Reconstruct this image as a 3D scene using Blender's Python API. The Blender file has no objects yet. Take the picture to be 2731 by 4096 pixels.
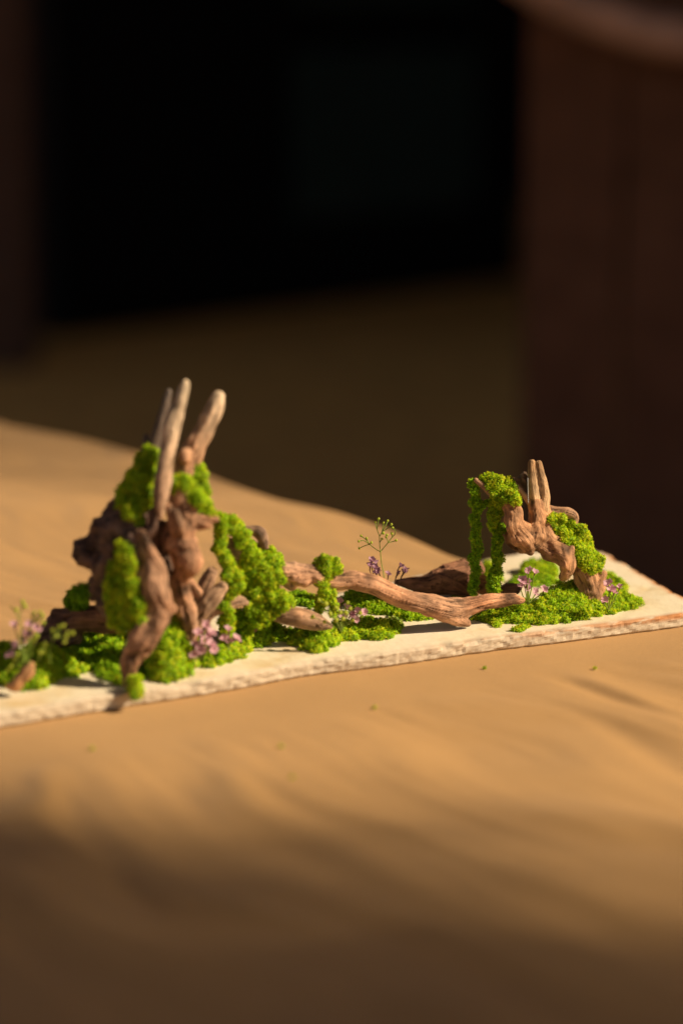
import bpy, bmesh, math, random
import numpy as np
from mathutils import Vector, Matrix, kdtree
from mathutils.bvhtree import BVHTree

random.seed(7)
RNG = np.random.default_rng(7)
scene = bpy.context.scene
col = scene.collection
R = math.radians

# ------------------------------------------------------------------ camera
PITCH = R(13.0)
CAM = Vector((0.0, -1.5316, 0.4342))          # table top is z = 0, floor z = -0.75
LENS, SENSOR_W = 85.0, 24.0
SW, SH = 2731.0, 4096.0
FPX = LENS / SENSOR_W * SW
cam_data = bpy.data.cameras.new("camera")
cam = bpy.data.objects.new("camera", cam_data)
col.objects.link(cam)
cam.location = CAM
cam.rotation_euler = (math.pi / 2 - PITCH, 0, 0)
cam_data.sensor_fit = 'HORIZONTAL'
cam_data.sensor_width = SENSOR_W
cam_data.lens = LENS
cam_data.clip_start = 0.05
cam_data.clip_end = 200
cam_data.dof.use_dof = True
cam_data.dof.focus_distance = 1.572
cam_data.dof.aperture_fstop = 2.4
scene.camera = cam

# ------------------------------------------------------------------ sky, sun, exposure
SUN_EL, SUN_AZ = 35.0, -10.0                  # azimuth from +X, negative = towards the camera
sdir = Vector((math.cos(R(SUN_EL)) * math.cos(R(SUN_AZ)), math.cos(R(SUN_EL)) * math.sin(R(SUN_AZ)), math.sin(R(SUN_EL))))
world = bpy.data.worlds.new("World")
scene.world = world
world.use_nodes = True
wn = world.node_tree
bg = wn.nodes["Background"]
sky = wn.nodes.new("ShaderNodeTexSky")
sky.sky_type = 'NISHITA'
sky.sun_disc = False
sky.sun_elevation = R(SUN_EL)
sky.sun_rotation = math.atan2(sdir.x, sdir.y)
sky.dust_density = 3.0
wn.links.new(sky.outputs[0], bg.inputs[0])
bg.inputs[1].default_value = 0.05
sun_data = bpy.data.lights.new("sun", 'SUN')
sun_data.energy = 5.0
sun_data.angle = R(1.0)
sun_data.color = (1.0, 0.80, 0.55)
sun = bpy.data.objects.new("sun", sun_data)
col.objects.link(sun)
sun.location = sdir * 10
sun.rotation_euler = sdir.to_track_quat('Z', 'Y').to_euler()
scene.view_settings.view_transform = 'Standard'
scene.view_settings.look = 'None'
scene.view_settings.gamma = 1.0
scene.view_settings.use_curve_mapping = False
scene.view_settings.exposure = 0.5

# ------------------------------------------------------------------ helpers: photograph pixels to places
FWD = Vector((0, math.cos(PITCH), -math.sin(PITCH)))
UP = Vector((0, math.sin(PITCH), math.cos(PITCH)))
RT = Vector((1, 0, 0))
ST = 0.0092                                    # slab thickness = height of its top
def ray(sx, sy):
    return RT * ((sx - SW / 2) / FPX) + UP * ((SH / 2 - sy) / FPX) + FWD
def G(sx, sy, z=ST):                           # where a pixel's ray meets a level surface
    d = ray(sx, sy)
    t = (z - CAM.z) / d.z
    return CAM + d * t
def rowY(row, z=ST):
    return G(SW / 2, row, z).y
def P(sx, sy, row, z=ST):                      # a point seen at (sx,sy) standing above the ground row
    Y = rowY(row, z)
    d = ray(sx, sy)
    return CAM + d * ((Y - CAM.y) / d.y)
def pxm(row):                                  # metres per photo pixel at that row
    return (rowY(row) - CAM.y) / FPX / math.cos(PITCH) * 1.0

# ------------------------------------------------------------------ helpers: noise
def _h(ix, iy, iz, seed):
    n = (ix * 374761393 + iy * 668265263 + iz * 2147483647 + seed * 1274126177) & 0xFFFFFFFF
    n = ((n ^ (n >> 13)) * 1274126177) & 0xFFFFFFFF
    n = ((n ^ (n >> 16)) * 2246822519) & 0xFFFFFFFF
    return ((n ^ (n >> 15)) & 0xFFFFFF) / float(0xFFFFFF)
def noise3(p, seed=0):                         # p (n,3) -> -1..1
    p = np.asarray(p, float)
    i = np.floor(p).astype(np.int64)
    f = p - i
    f = f * f * f * (f * (f * 6 - 15) + 10)
    out = 0
    for dx in (0, 1):
        wx = f[:, 0] if dx else 1 - f[:, 0]
        for dy in (0, 1):
            wy = f[:, 1] if dy else 1 - f[:, 1]
            for dz in (0, 1):
                wz = f[:, 2] if dz else 1 - f[:, 2]
                out = out + wx * wy * wz * _h(i[:, 0] + dx, i[:, 1] + dy, i[:, 2] + dz, seed)
    return out * 2 - 1
def fbm(p, oct=3, seed=0):
    a, s, o = 1.0, 0.0, 0
    p = np.asarray(p, float)
    for k in range(oct):
        o = o + a * noise3(p * 2 ** k, seed + k)
        s += a
        a *= 0.5
    return o / s

# ------------------------------------------------------------------ helpers: objects
def tag(o, label=None, cat=None, group=None, kind=None):
    if label: o['label'] = label
    if cat: o['category'] = cat
    if group: o['group'] = group
    if kind: o['kind'] = kind
    return o
def empty(name, loc, label, cat, group=None):
    o = bpy.data.objects.new(name, None)
    o.empty_display_size = 0.01
    col.objects.link(o)
    o.location = loc
    return tag(o, label, cat, group)
def mesh_obj(name, verts, faces, m, parent=None, base=None, smooth=True, cols=None, attrs=None):
    """verts in world coordinates; base = origin of the object (or of the thing it belongs to)"""
    verts = np.asarray(verts, float)
    b = np.array(base if base is not None else (parent.location if parent else (0, 0, 0)), float)
    me = bpy.data.meshes.new(name)
    me.from_pydata((verts - b).tolist(), [], faces if isinstance(faces, list) else faces.tolist())
    if cols is not None:
        a = me.attributes.new("col", 'FLOAT_COLOR', 'POINT')
        c4 = np.ones((len(verts), 4))
        c4[:, :3] = cols
        a.data.foreach_set("color", c4.ravel())
    for k, v in (attrs or {}).items():
        a = me.attributes.new(k, 'FLOAT_VECTOR', 'POINT')
        a.data.foreach_set("vector", np.asarray(v, float).ravel())
    if smooth:
        me.polygons.foreach_set("use_smooth", [True] * len(me.polygons))
    me.materials.append(m)
    o = bpy.data.objects.new(name, me)
    col.objects.link(o)
    if parent is not None:
        o.parent = parent
    else:
        o.location = b
    return o

# ------------------------------------------------------------------ helpers: materials
def mat(name):
    m = bpy.data.materials.new(name)
    m.use_nodes = True
    nt = m.node_tree
    return m, nt, nt.nodes["Principled BSDF"]
def nd(nt, t, **kw):
    n = nt.nodes.new(t)
    for k, v in kw.items():
        if k.startswith('i_'):
            n.inputs[k[2:].replace('_', ' ')].default_value = v
        else:
            setattr(n, k, v)
    return n
def plain(name, rgb, rough=0.7, spec=0.3):
    m, nt, b = mat(name)
    tc = nd(nt, "ShaderNodeTexCoord")
    n = nd(nt, "ShaderNodeTexNoise", i_Scale=14.0, i_Detail=5.0)
    nt.links.new(tc.outputs['Object'], n.inputs['Vector'])
    r = nd(nt, "ShaderNodeValToRGB")
    r.color_ramp.elements[0].position, r.color_ramp.elements[1].position = 0.3, 0.7
    r.color_ramp.elements[0].color = tuple(c * 0.75 for c in rgb) + (1,)
    r.color_ramp.elements[1].color = tuple(min(1, c * 1.2) for c in rgb) + (1,)
    nt.links.new(n.outputs['Fac'], r.inputs[0])
    nt.links.new(r.outputs[0], b.inputs['Base Color'])
    b.inputs['Roughness'].default_value = rough
    b.inputs['Specular IOR Level'].default_value = spec
    return m
def bump_from(nt, b, height, strength, dist, prev=None):
    bp = nd(nt, "ShaderNodeBump")
    bp.inputs['Strength'].default_value = strength
    bp.inputs['Distance'].default_value = dist
    nt.links.new(height, bp.inputs['Height'])
    if prev is not None:
        nt.links.new(prev.outputs[0], bp.inputs['Normal'])
    nt.links.new(bp.outputs[0], b.inputs['Normal'])
    return bp

def wood_material():
    m, nt, b = mat("driftwood")
    ac = nd(nt, "ShaderNodeAttribute", attribute_name="col")
    ag = nd(nt, "ShaderNodeAttribute", attribute_name="grain")
    n1 = nd(nt, "ShaderNodeTexNoise", i_Scale=1.0, i_Detail=6.0, i_Roughness=0.65)
    nt.links.new(ag.outputs['Vector'], n1.inputs['Vector'])
    tc = nd(nt, "ShaderNodeTexCoord")
    n2 = nd(nt, "ShaderNodeTexNoise", i_Scale=160.0, i_Detail=6.0, i_Roughness=0.6)
    nt.links.new(tc.outputs['Object'], n2.inputs['Vector'])
    r = nd(nt, "ShaderNodeMapRange")
    r.inputs[1].default_value, r.inputs[2].default_value, r.inputs[3].default_value, r.inputs[4].default_value = .3, .7, .62, 1.25
    nt.links.new(n1.outputs['Fac'], r.inputs[0])
    r2 = nd(nt, "ShaderNodeMapRange")
    r2.inputs[1].default_value, r2.inputs[2].default_value, r2.inputs[3].default_value, r2.inputs[4].default_value = .3, .7, .8, 1.15
    nt.links.new(n2.outputs['Fac'], r2.inputs[0])
    mu = nd(nt, "ShaderNodeMath", operation='MULTIPLY')
    nt.links.new(r.outputs[0], mu.inputs[0]); nt.links.new(r2.outputs[0], mu.inputs[1])
    vm = nd(nt, "ShaderNodeVectorMath", operation='SCALE')
    nt.links.new(ac.outputs['Color'], vm.inputs[0]); nt.links.new(mu.outputs[0], vm.inputs['Scale'])
    nt.links.new(vm.outputs[0], b.inputs['Base Color'])
    b.inputs['Roughness'].default_value = 0.72
    b.inputs['Specular IOR Level'].default_value = 0.25
    bp = bump_from(nt, b, n1.outputs['Fac'], 0.9, 0.0012)
    bump_from(nt, b, n2.outputs['Fac'], 0.4, 0.0006, bp)
    return m

def moss_material():
    m, nt, b = mat("moss")
    ac = nd(nt, "ShaderNodeAttribute", attribute_name="col")
    nt.links.new(ac.outputs['Color'], b.inputs['Base Color'])
    b.inputs['Roughness'].default_value = 0.55
    b.inputs['Specular IOR Level'].default_value = 0.25
    tr = nd(nt, "ShaderNodeBsdfTranslucent")
    vm = nd(nt, "ShaderNodeVectorMath", operation='MULTIPLY')
    vm.inputs[1].default_value = (1.15, 1.05, 0.5)
    nt.links.new(ac.outputs['Color'], vm.inputs[0])
    nt.links.new(vm.outputs[0], tr.inputs['Color'])
    mx = nd(nt, "ShaderNodeMixShader")
    mx.inputs[0].default_value = 0.42
    nt.links.new(b.outputs[0], mx.inputs[1]); nt.links.new(tr.outputs[0], mx.inputs[2])
    nt.links.new(mx.outputs[0], nt.nodes["Material Output"].inputs['Surface'])
    return m

def petal_material(name, rgb):
    m, nt, b = mat(name)
    tc = nd(nt, "ShaderNodeTexCoord")
    mp = nd(nt, "ShaderNodeMapping")
    mp.inputs['Scale'].default_value = (300, 3000, 300)
    nt.links.new(tc.outputs['Object'], mp.inputs[0])
    n = nd(nt, "ShaderNodeTexNoise", i_Scale=1.0, i_Detail=3.0)
    nt.links.new(mp.outputs[0], n.inputs['Vector'])
    r = nd(nt, "ShaderNodeValToRGB")
    r.color_ramp.elements[0].position, r.color_ramp.elements[1].position = 0.3, 0.7
    r.color_ramp.elements[0].color = (rgb[0] * .72, rgb[1] * .55, rgb[2] * .68, 1)
    r.color_ramp.elements[1].color = tuple(rgb) + (1,)
    nt.links.new(n.outputs['Fac'], r.inputs[0])
    nt.links.new(r.outputs[0], b.inputs['Base Color'])
    b.inputs['Roughness'].default_value = 0.6
    tr = nd(nt, "ShaderNodeBsdfTranslucent")
    nt.links.new(r.outputs[0], tr.inputs['Color'])
    mx = nd(nt, "ShaderNodeMixShader"); mx.inputs[0].default_value = 0.4
    nt.links.new(b.outputs[0], mx.inputs[1]); nt.links.new(tr.outputs[0], mx.inputs[2])
    nt.links.new(mx.outputs[0], nt.nodes["Material Output"].inputs['Surface'])
    return m

def cloth_material():
    m, nt, b = mat("ochre_linen")
    tc = nd(nt, "ShaderNodeTexCoord")
    mp = nd(nt, "ShaderNodeMapping")
    mp.inputs['Rotation'].default_value = (0, 0, R(24))
    nt.links.new(tc.outputs['Object'], mp.inputs[0])
    hs = []
    for ax in ('X', 'Y'):
        w = nd(nt, "ShaderNodeTexWave", wave_type='BANDS', bands_direction=ax)
        w.inputs['Scale'].default_value = 320.0
        w.inputs['Distortion'].default_value = 1.6
        w.inputs['Detail'].default_value = 2.0
        w.inputs['Detail Scale'].default_value = 0.5
        nt.links.new(mp.outputs[0], w.inputs['Vector'])
        hs.append(w)
    mn = nd(nt, "ShaderNodeMath", operation='MULTIPLY')
    nt.links.new(hs[0].outputs['Fac'], mn.inputs[0]); nt.links.new(hs[1].outputs['Fac'], mn.inputs[1])
    n = nd(nt, "ShaderNodeTexNoise", i_Scale=9.0, i_Detail=6.0, i_Roughness=.6)
    nt.links.new(tc.outputs['Object'], n.inputs['Vector'])
    n3 = nd(nt, "ShaderNodeTexNoise", i_Scale=700.0, i_Detail=3.0)
    nt.links.new(tc.outputs['Object'], n3.inputs['Vector'])
    r = nd(nt, "ShaderNodeValToRGB")
    r.color_ramp.elements[0].position, r.color_ramp.elements[1].position = 0.3, 0.7
    r.color_ramp.elements[0].color = (0.43, 0.248, 0.092, 1)
    r.color_ramp.elements[1].color = (0.50, 0.290, 0.108, 1)
    nt.links.new(n.outputs['Fac'], r.inputs[0])
    mr = nd(nt, "ShaderNodeMapRange")
    mr.inputs[3].default_value, mr.inputs[4].default_value = 0.86, 1.1
    nt.links.new(mn.outputs[0], mr.inputs[0])
    mr3 = nd(nt, "ShaderNodeMapRange")
    mr3.inputs[1].default_value, mr3.inputs[2].default_value, mr3.inputs[3].default_value, mr3.inputs[4].default_value = .3, .7, .93, 1.06
    nt.links.new(n3.outputs['Fac'], mr3.inputs[0])
    mu = nd(nt, "ShaderNodeMath", operation='MULTIPLY')
    nt.links.new(mr.outputs[0], mu.inputs[0]); nt.links.new(mr3.outputs[0], mu.inputs[1])
    vm = nd(nt, "ShaderNodeVectorMath", operation='SCALE')
    nt.links.new(r.outputs[0], vm.inputs[0]); nt.links.new(mu.outputs[0], vm.inputs['Scale'])
    nt.links.new(vm.outputs[0], b.inputs['Base Color'])
    b.inputs['Roughness'].default_value = 0.85
    b.inputs['Specular IOR Level'].default_value = 0.15
    b.inputs['Sheen Weight'].default_value = 0.1
    bump_from(nt, b, mn.outputs[0], 0.5, 0.0003)
    return m

def stone_material():
    m, nt, b = mat("cream_limestone")
    tc = nd(nt, "ShaderNodeTexCoord")
    n = nd(nt, "ShaderNodeTexNoise", i_Scale=22.0, i_Detail=8.0, i_Roughness=.6)
    nt.links.new(tc.outputs['Object'], n.inputs['Vector'])
    r = nd(nt, "ShaderNodeValToRGB")
    e = r.color_ramp.elements
    e[0].position, e[1].position = 0.30, 0.72
    e[0].color, e[1].color = (0.60, 0.45, 0.24, 1), (0.74, 0.67, 0.53, 1)
    e2 = e.new(0.46); e2.color = (0.70, 0.62, 0.45, 1)
    nt.links.new(n.outputs['Fac'], r.inputs[0])
    # rust seam and darker broken edge on the sides
    ae = nd(nt, "ShaderNodeAttribute", attribute_name="edge")     # x = height fraction, y = is side, z = along (m)
    sp = nd(nt, "ShaderNodeSeparateXYZ")
    nt.links.new(ae.outputs['Vector'], sp.inputs[0])
    n2 = nd(nt, "ShaderNodeTexNoise", i_Scale=60.0, i_Detail=6.0, i_Roughness=.65)
    mp = nd(nt, "ShaderNodeMapping"); mp.inputs['Scale'].default_value = (.55, .55, 3.0)
    nt.links.new(tc.outputs['Object'], mp.inputs[0]); nt.links.new(mp.outputs[0], n2.inputs['Vector'])
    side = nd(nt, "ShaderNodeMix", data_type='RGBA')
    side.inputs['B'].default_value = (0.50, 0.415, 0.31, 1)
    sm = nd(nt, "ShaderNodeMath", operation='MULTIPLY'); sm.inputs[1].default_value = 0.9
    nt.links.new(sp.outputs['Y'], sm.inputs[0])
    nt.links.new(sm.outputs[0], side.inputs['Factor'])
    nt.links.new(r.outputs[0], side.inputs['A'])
    # rust = smoothstep(height) * smoothstep(noise) * z mask
    h = nd(nt, "ShaderNodeMapRange", interpolation_type='SMOOTHSTEP')
    h.inputs[1].default_value, h.inputs[2].default_value = 0.45, 0.85
    nt.links.new(sp.outputs['X'], h.inputs[0])
    ns = nd(nt, "ShaderNodeMapRange", interpolation_type='SMOOTHSTEP')
    ns.inputs[1].default_value, ns.inputs[2].default_value = 0.40, 0.50
    nt.links.new(n2.outputs['Fac'], ns.inputs[0])
    m1 = nd(nt, "ShaderNodeMath", operation='MULTIPLY')
    nt.links.new(h.outputs[0], m1.inputs[0]); nt.links.new(ns.outputs[0], m1.inputs[1])
    m2 = nd(nt, "ShaderNodeMath", operation='MULTIPLY')
    nt.links.new(m1.outputs[0], m2.inputs[0]); nt.links.new(sp.outputs['Z'], m2.inputs[1])
    m3 = nd(nt, "ShaderNodeMath", operation='MULTIPLY')
    nt.links.new(m2.outputs[0], m3.inputs[0]); nt.links.new(sp.outputs['Y'], m3.inputs[1])
    rust = nd(nt, "ShaderNodeMix", data_type='RGBA')
    rust.inputs['B'].default_value = (0.42, 0.155, 0.035, 1)
    nt.links.new(m3.outputs[0], rust.inputs['Factor'])
    nt.links.new(side.outputs['Result'], rust.inputs['A'])
    nt.links.new(rust.outputs['Result'], b.inputs['Base Color'])
    b.inputs['Roughness'].default_value = 0.8
    b.inputs['Specular IOR Level'].default_value = 0.25
    n4 = nd(nt, "ShaderNodeTexNoise", i_Scale=120.0, i_Detail=8.0, i_Roughness=.6)
    nt.links.new(tc.outputs['Object'], n4.inputs['Vector'])
    bump_from(nt, b, n4.outputs['Fac'], 0.5, 0.0012)
    return m

M = dict(wood=wood_material(), moss=moss_material(), cloth=cloth_material(), stone=stone_material(),
         pink=petal_material("lilac_petal", (0.78, 0.50, 0.56)), purple=petal_material("purple_petal", (0.55, 0.34, 0.43)),
         calyx=petal_material("brown_calyx", (0.30, 0.17, 0.12)),
         stem=petal_material("green_stem", (0.32, 0.50, 0.06)), bud=petal_material("lime_bud", (0.58, 0.74, 0.06)),
         floor=plain("brown_floor", (0.68, 0.34, 0.08), 0.8), black=plain("black_lacquer", (0.006, 0.006, 0.007), 0.6, 0.1),
         glass=plain("dark_teal_glass", (0.022, 0.042, 0.038), 0.35, 0.3), redwood=plain("dark_red_wood", (0.125, 0.068, 0.045), 0.8, 0.1),
         wall=plain("black_wall", (0.012, 0.010, 0.010), 0.9, 0.05), rail=plain("pale_brown_rail", (0.42, 0.29, 0.24), 0.6),
         oak=plain("plain_table_wood", (0.22, 0.13, 0.07), 0.6), plaster=plain("grey_plaster", (0.16, 0.13, 0.10), 0.9),
         leaf=plain("hedge_leaf", (0.05, 0.09, 0.02), 0.6), silver=plain("silver_thread", (0.5, 0.5, 0.5), 0.35, 0.6))

# ------------------------------------------------------------------ setting: floor, walls behind
def box(name, lo, hi, m, parent=None, bevel=0.0, base=None):
    bm = bmesh.new()
    bmesh.ops.create_cube(bm, size=1.0)
    lo, hi = Vector(lo), Vector(hi)
    for v in bm.verts:
        v.co = Vector([(lo[i] + hi[i]) / 2 + v.co[i] * (hi[i] - lo[i]) for i in range(3)])
    if bevel:
        bmesh.ops.bevel(bm, geom=bm.edges[:], offset=bevel, segments=2, affect='EDGES', clamp_overlap=True)
    vs = [tuple(v.co) for v in bm.verts]
    bm.verts.index_update()
    fs = [[v.index for v in f.verts] for f in bm.faces]
    bm.free()
    return mesh_obj(name, vs, fs, m, parent, base, smooth=False)
FZ = -0.75
tag(mesh_obj("floor", [(-30, -12, FZ), (30, -12, FZ), (30, 30, FZ), (-30, 30, FZ)], [[0, 1, 2, 3]], M['floor'], smooth=False), kind='structure')
tag(box("wall_back", (-12, 10.6, FZ - .01), (12, 10.8, 5.0), M['wall']), kind='structure')

# ------------------------------------------------------------------ tablecloth and table
EDGE = [(-900, 1560), (-300, 1625), (0, 1688), (270, 1745), (560, 1825), (700, 1862), (835, 1912), (980, 1968), (1115, 2012), (1250, 2038),
        (1400, 2070), (1540, 2115), (1700, 2180), (1850, 2236), (2100, 2300), (2400, 2352), (2731, 2425), (3300, 2535), (4200, 2640)]
ep = [G(x, y, 0.0) for x, y in EDGE]
ex, ey = np.array([p.x for p in ep]), np.array([p.y for p in ep])
XL, XR, YF = -0.66, 0.62, -0.95
def smooth_edge(x):
    acc = 0
    for k, w in ((-.012, .25), (0, .5), (.012, .25)):
        acc = acc + w * np.interp(x + k, ex, ey)
    return acc
def build_cloth():
    DROP, RAD = 0.30, 0.018
    nx, ny = 380, 420
    extra = [0.3, 0.7, 1.1, 1.57, 2.2, 4, 8, 14, 20]                # arc/drop positions in units of RAD
    def arc(t):                                                    # outward, down for a position past the edge
        if t <= math.pi / 2:
            return RAD * math.sin(t), -RAD * (1 - math.cos(t))
        return RAD, -RAD - (t - math.pi / 2) * RAD
    us = [(-1, t) for t in reversed(extra)] + [(0, i / nx) for i in range(nx + 1)] + [(1, t) for t in extra]
    vs_ = [(-1, t) for t in reversed(extra)] + [(0, j / ny) for j in range(ny + 1)] + [(1, t) for t in extra]
    V = np.zeros((len(us), len(vs_), 3))
    for a, (su, tu) in enumerate(us):
        ux = XL if su < 0 else XR if su > 0 else XL + (XR - XL) * tu
        ou, du = arc(tu) if su else (0, 0)
        yb = float(smooth_edge(np.array([ux]))[0])
        for c, (sv, tv) in enumerate(vs_):
            vy = YF if sv < 0 else yb if sv > 0 else YF + (yb - YF) * tv
            ov, dv = arc(tv) if sv else (0, 0)
            V[a, c] = (ux + su * ou, vy + sv * ov, min(du, dv))
    sh = V.shape
    p = V.reshape(-1, 3)
    on = (p[:, 2] > -1e-6)
    d = np.array([0.62, -0.785]); q = np.array([0.785, 0.62])
    al, pe = p[:, :2] @ d, p[:, :2] @ q
    warp = fbm(np.c_[p[:, :2] * 5, np.zeros(len(p))], 2, 3) * 0.05
    w = fbm(np.c_[al * 3.5, (pe + warp) * 17, np.zeros(len(p))], 3, 5)
    ridge = np.exp(-(fbm(np.c_[al * 2.6 + 9, (pe + warp * 1.3) * 11, np.zeros(len(p))], 2, 15) * 5.0) ** 2)
    fine = fbm(np.c_[al * 7 + 3, (pe + warp * .8) * 44, np.zeros(len(p))], 2, 35)
    fine2 = fbm(np.c_[al * 12 + 5, (pe + warp * .5) * 90, np.zeros(len(p))], 2, 45)
    lo = fbm(np.c_[p[:, :2] * 5.5, np.ones(len(p))], 2, 25)
    amp = np.clip((-p[:, 1] + 0.10) / 0.35, 0.18, 1.0)
    z = (w * 0.0045 + ridge * 0.0060) * amp + lo * 0.0030
    # flat under and near the slab
    pol = np.array([(g.x, g.y) for g in [G(0, 2920, 0), G(1400, 2700, 0), G(2860, 2490, 0), G(2370, 2200, 0), G(0, 2590, 0)]])
    c0 = pol.mean(0)
    dist = np.full(len(p), 9.0)
    A = G(-300, 2860, 0); B = G(2600, 2400, 0)
    ab = np.array([B.x - A.x, B.y - A.y]); t = np.clip(((p[:, :2] - (A.x, A.y)) @ ab) / (ab @ ab), 0, 1)
    dist = np.linalg.norm(p[:, :2] - (np.array([A.x, A.y]) + t[:, None] * ab), axis=1)
    flat = np.clip((dist - 0.118) / 0.07, 0.02, 1)
    flat2 = np.clip((dist - 0.105) / 0.03, 0, 1)
    z = z * flat + (fine * 0.0017 + fine2 * 0.0006) * flat2
    p[:, 2] += np.where(on, np.clip(z, -0.006, 0.014) , z) - 0.0004
    # loose folds in the hanging part
    off = ~on
    p[off, 1] += 0.012 * np.clip(-p[off, 2] / 0.15, 0, 1) * np.sin(p[off, 0] * 38)
    nu, nv = sh[0], sh[1]
    idx = np.arange(nu * nv).reshape(nu, nv)
    F = np.stack([idx[:-1, :-1], idx[1:, :-1], idx[1:, 1:], idx[:-1, 1:]], -1).reshape(-1, 4)
    o = mesh_obj("tablecloth", p, F, M['cloth'], base=(0, 0, 0))
    tag(o, "ochre linen cloth spread in soft wrinkles over the table under the stone slab", "tablecloth")
build_cloth()
def build_table():
    t = empty("table", (0, -0.2, FZ), "plain wooden table hidden beneath the ochre cloth", "table")
    top = [(XL + .012, YF + .012), (XR - .012, YF + .012), (XR - .012, float(smooth_edge(np.array([XR]))[0]) - .03)]
    xs = np.linspace(XR - .012, XL + .012, 40)[1:]
    top += [(float(x), float(smooth_edge(np.array([x]))[0]) - .03) for x in xs]
    n = len(top)
    V = [(x, y, -0.008) for x, y in top] + [(x, y, -0.035) for x, y in top]
    F = [list(range(n)), list(range(2 * n - 1, n - 1, -1))] + [[i, i + n, (i + 1) % n + n, (i + 1) % n] for i in range(n)]
    mesh_obj("tabletop", V, F, M['oak'], t, smooth=False)
    for x, y in ((XL + .08, YF + .08), (XR - .12, YF + .08), (XL + .08, .35), (XR - .12, -.12)):
        box("leg", (x - .025, y - .025, FZ), (x + .025, y + .025, -0.036), M['oak'], t, 0.004)
build_table()

# ------------------------------------------------------------------ stone slab
FRONT = [(-420, 2990), (-200, 2952), (0, 2918), (180, 2888), (400, 2850), (600, 2818), (784, 2790), (940, 2764), (1060, 2744), (1150, 2720), (1240, 2705), (1424, 2686),
         (1600, 2664), (1800, 2634), (1990, 2606), (2190, 2582), (2415, 2553), (2624, 2525), (2731, 2511), (2780, 2503), (2806, 2497)]
BACK = [(2842, 2434), (2832, 2424), (2790, 2408), (2731, 2386), (2624, 2325), (2560, 2290), (2515, 2262), (2465, 2226), (2420, 2210), (2372, 2190), (2250, 2192), (2080, 2202), (2030, 2214), (1930, 2238),
        (1700, 2290), (1340, 2372), (900, 2440), (450, 2512), (0, 2590), (-420, 2660)]
def build_slab():
    poly = [G(x, y, 0.0) for x, y in FRONT] + [G(x, y, ST) for x, y in BACK]
    poly = np.array([(p.x, p.y) for p in poly])
    pts, side_w, xs = [], [], []
    n = len(poly)
    for i in range(n):
        a, b = poly[i], poly[(i + 1) % n]
        m = max(1, int(np.linalg.norm(b - a) / 0.0022))
        for k in range(m):
            pts.append(a + (b - a) * k / m)
    pts = np.array(pts)
    N = len(pts)
    for _ in range(45):
        pts = (np.roll(pts, 1, 0) + pts * 2 + np.roll(pts, -1, 0)) / 4
    tan = np.roll(pts, -1, 0) - np.roll(pts, 1, 0)
    tan /= np.linalg.norm(tan, axis=1)[:, None]
    nor = np.c_[tan[:, 1], -tan[:, 0]]
    if ((pts - pts.mean(0)) * nor).sum() < 0: nor = -nor
    L = 9
    rows = []
    E = []
    along = np.arange(N) * 0.0022
    for l in range(L):
        h = l / (L - 1)
        q = np.c_[pts * 130, np.full(N, h * 1.6)]
        o = fbm(np.c_[pts * 260, np.full(N, h * 3)], 3, 31) * 0.0009 + np.abs(fbm(np.c_[pts * 110, np.full(N, h * 2.2 + 3)], 2, 41)) * -0.0011 - 0.0012 * (1 - h)
        chip = np.clip(fbm(np.c_[pts * 75, np.zeros(N)], 2, 51) - 0.12, 0, .45) * 0.007 * max(0, h - .6) / .4
        o = o - chip - (0.0009 if l in (0, L - 1) else 0) - 0.0006 * (l == L - 1)
        xy = pts + nor * o[:, None]
        zz = np.full(N, ST * h)
        if l == L - 1: zz = zz - np.clip(chip, 0, .0015) * .5
        rows.append(np.c_[xy, zz])
        E.append(np.c_[np.full(N, h), np.ones(N), np.clip((pts[:, 0] - 0.03) / 0.22, 0.0, 1)])
    # inner rings of the top, with a faint undulation, kept within the outline
    cen = pts.mean(0)
    inner = pts - nor * 0.0085
    rows.append(np.c_[inner, ST + fbm(np.c_[pts * 70, np.ones(N)], 2, 61) * 0.0003]); E.append(np.c_[np.ones(N), np.zeros(N), np.zeros(N)])
    V = np.concatenate(rows)
    F = []
    for l in range(L):
        for i in range(N):
            j = (i + 1) % N
            F.append([l * N + i, l * N + j, (l + 1) * N + j, (l + 1) * N + i])
    from mathutils.geometry import delaunay_2d_cdt
    cv, ce, cf, ov, oe, of = delaunay_2d_cdt([Vector((float(a), float(b))) for a, b in inner], [(i, (i + 1) % N) for i in range(N)], [], 1, 1e-7)
    tris = []
    for t in cf:
        ids = [ov[i][0] for i in t if ov[i]]
        if len(ids) == 3:
            a, b, c = (inner[i] for i in ids)
            if (b[0] - a[0]) * (c[1] - a[1]) - (b[1] - a[1]) * (c[0] - a[0]) < 0: ids = ids[::-1]
            tris.append(ids)
    F += [[L * N + i for i in t] for t in tris]
    n_top = len(F)
    V = np.concatenate([V, np.c_[pts - nor * 0.0085, np.zeros(N)]]); E.append(np.c_[np.zeros(N), np.ones(N), np.zeros(N)])
    k0 = (L + 1) * N
    for i in range(N):
        j = (i + 1) % N
        F.append([k0 + i, k0 + j, j, i])
    F += [[k0 + i for i in t[::-1]] for t in tris]
    edge_ring = range(N)
    b = Vector((cen[0], cen[1], 0))
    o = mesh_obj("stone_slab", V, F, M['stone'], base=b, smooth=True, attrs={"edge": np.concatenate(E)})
    for pgn in o.data.polygons:
        if len(pgn.vertices) == 3 or pgn.index < 8 * len(edge_ring): pgn.use_smooth = False
    tag(o, "long cream limestone slab with rough rusty broken edge lying on the ochre cloth", "stone slab")
    return o
slab = build_slab()

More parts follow.
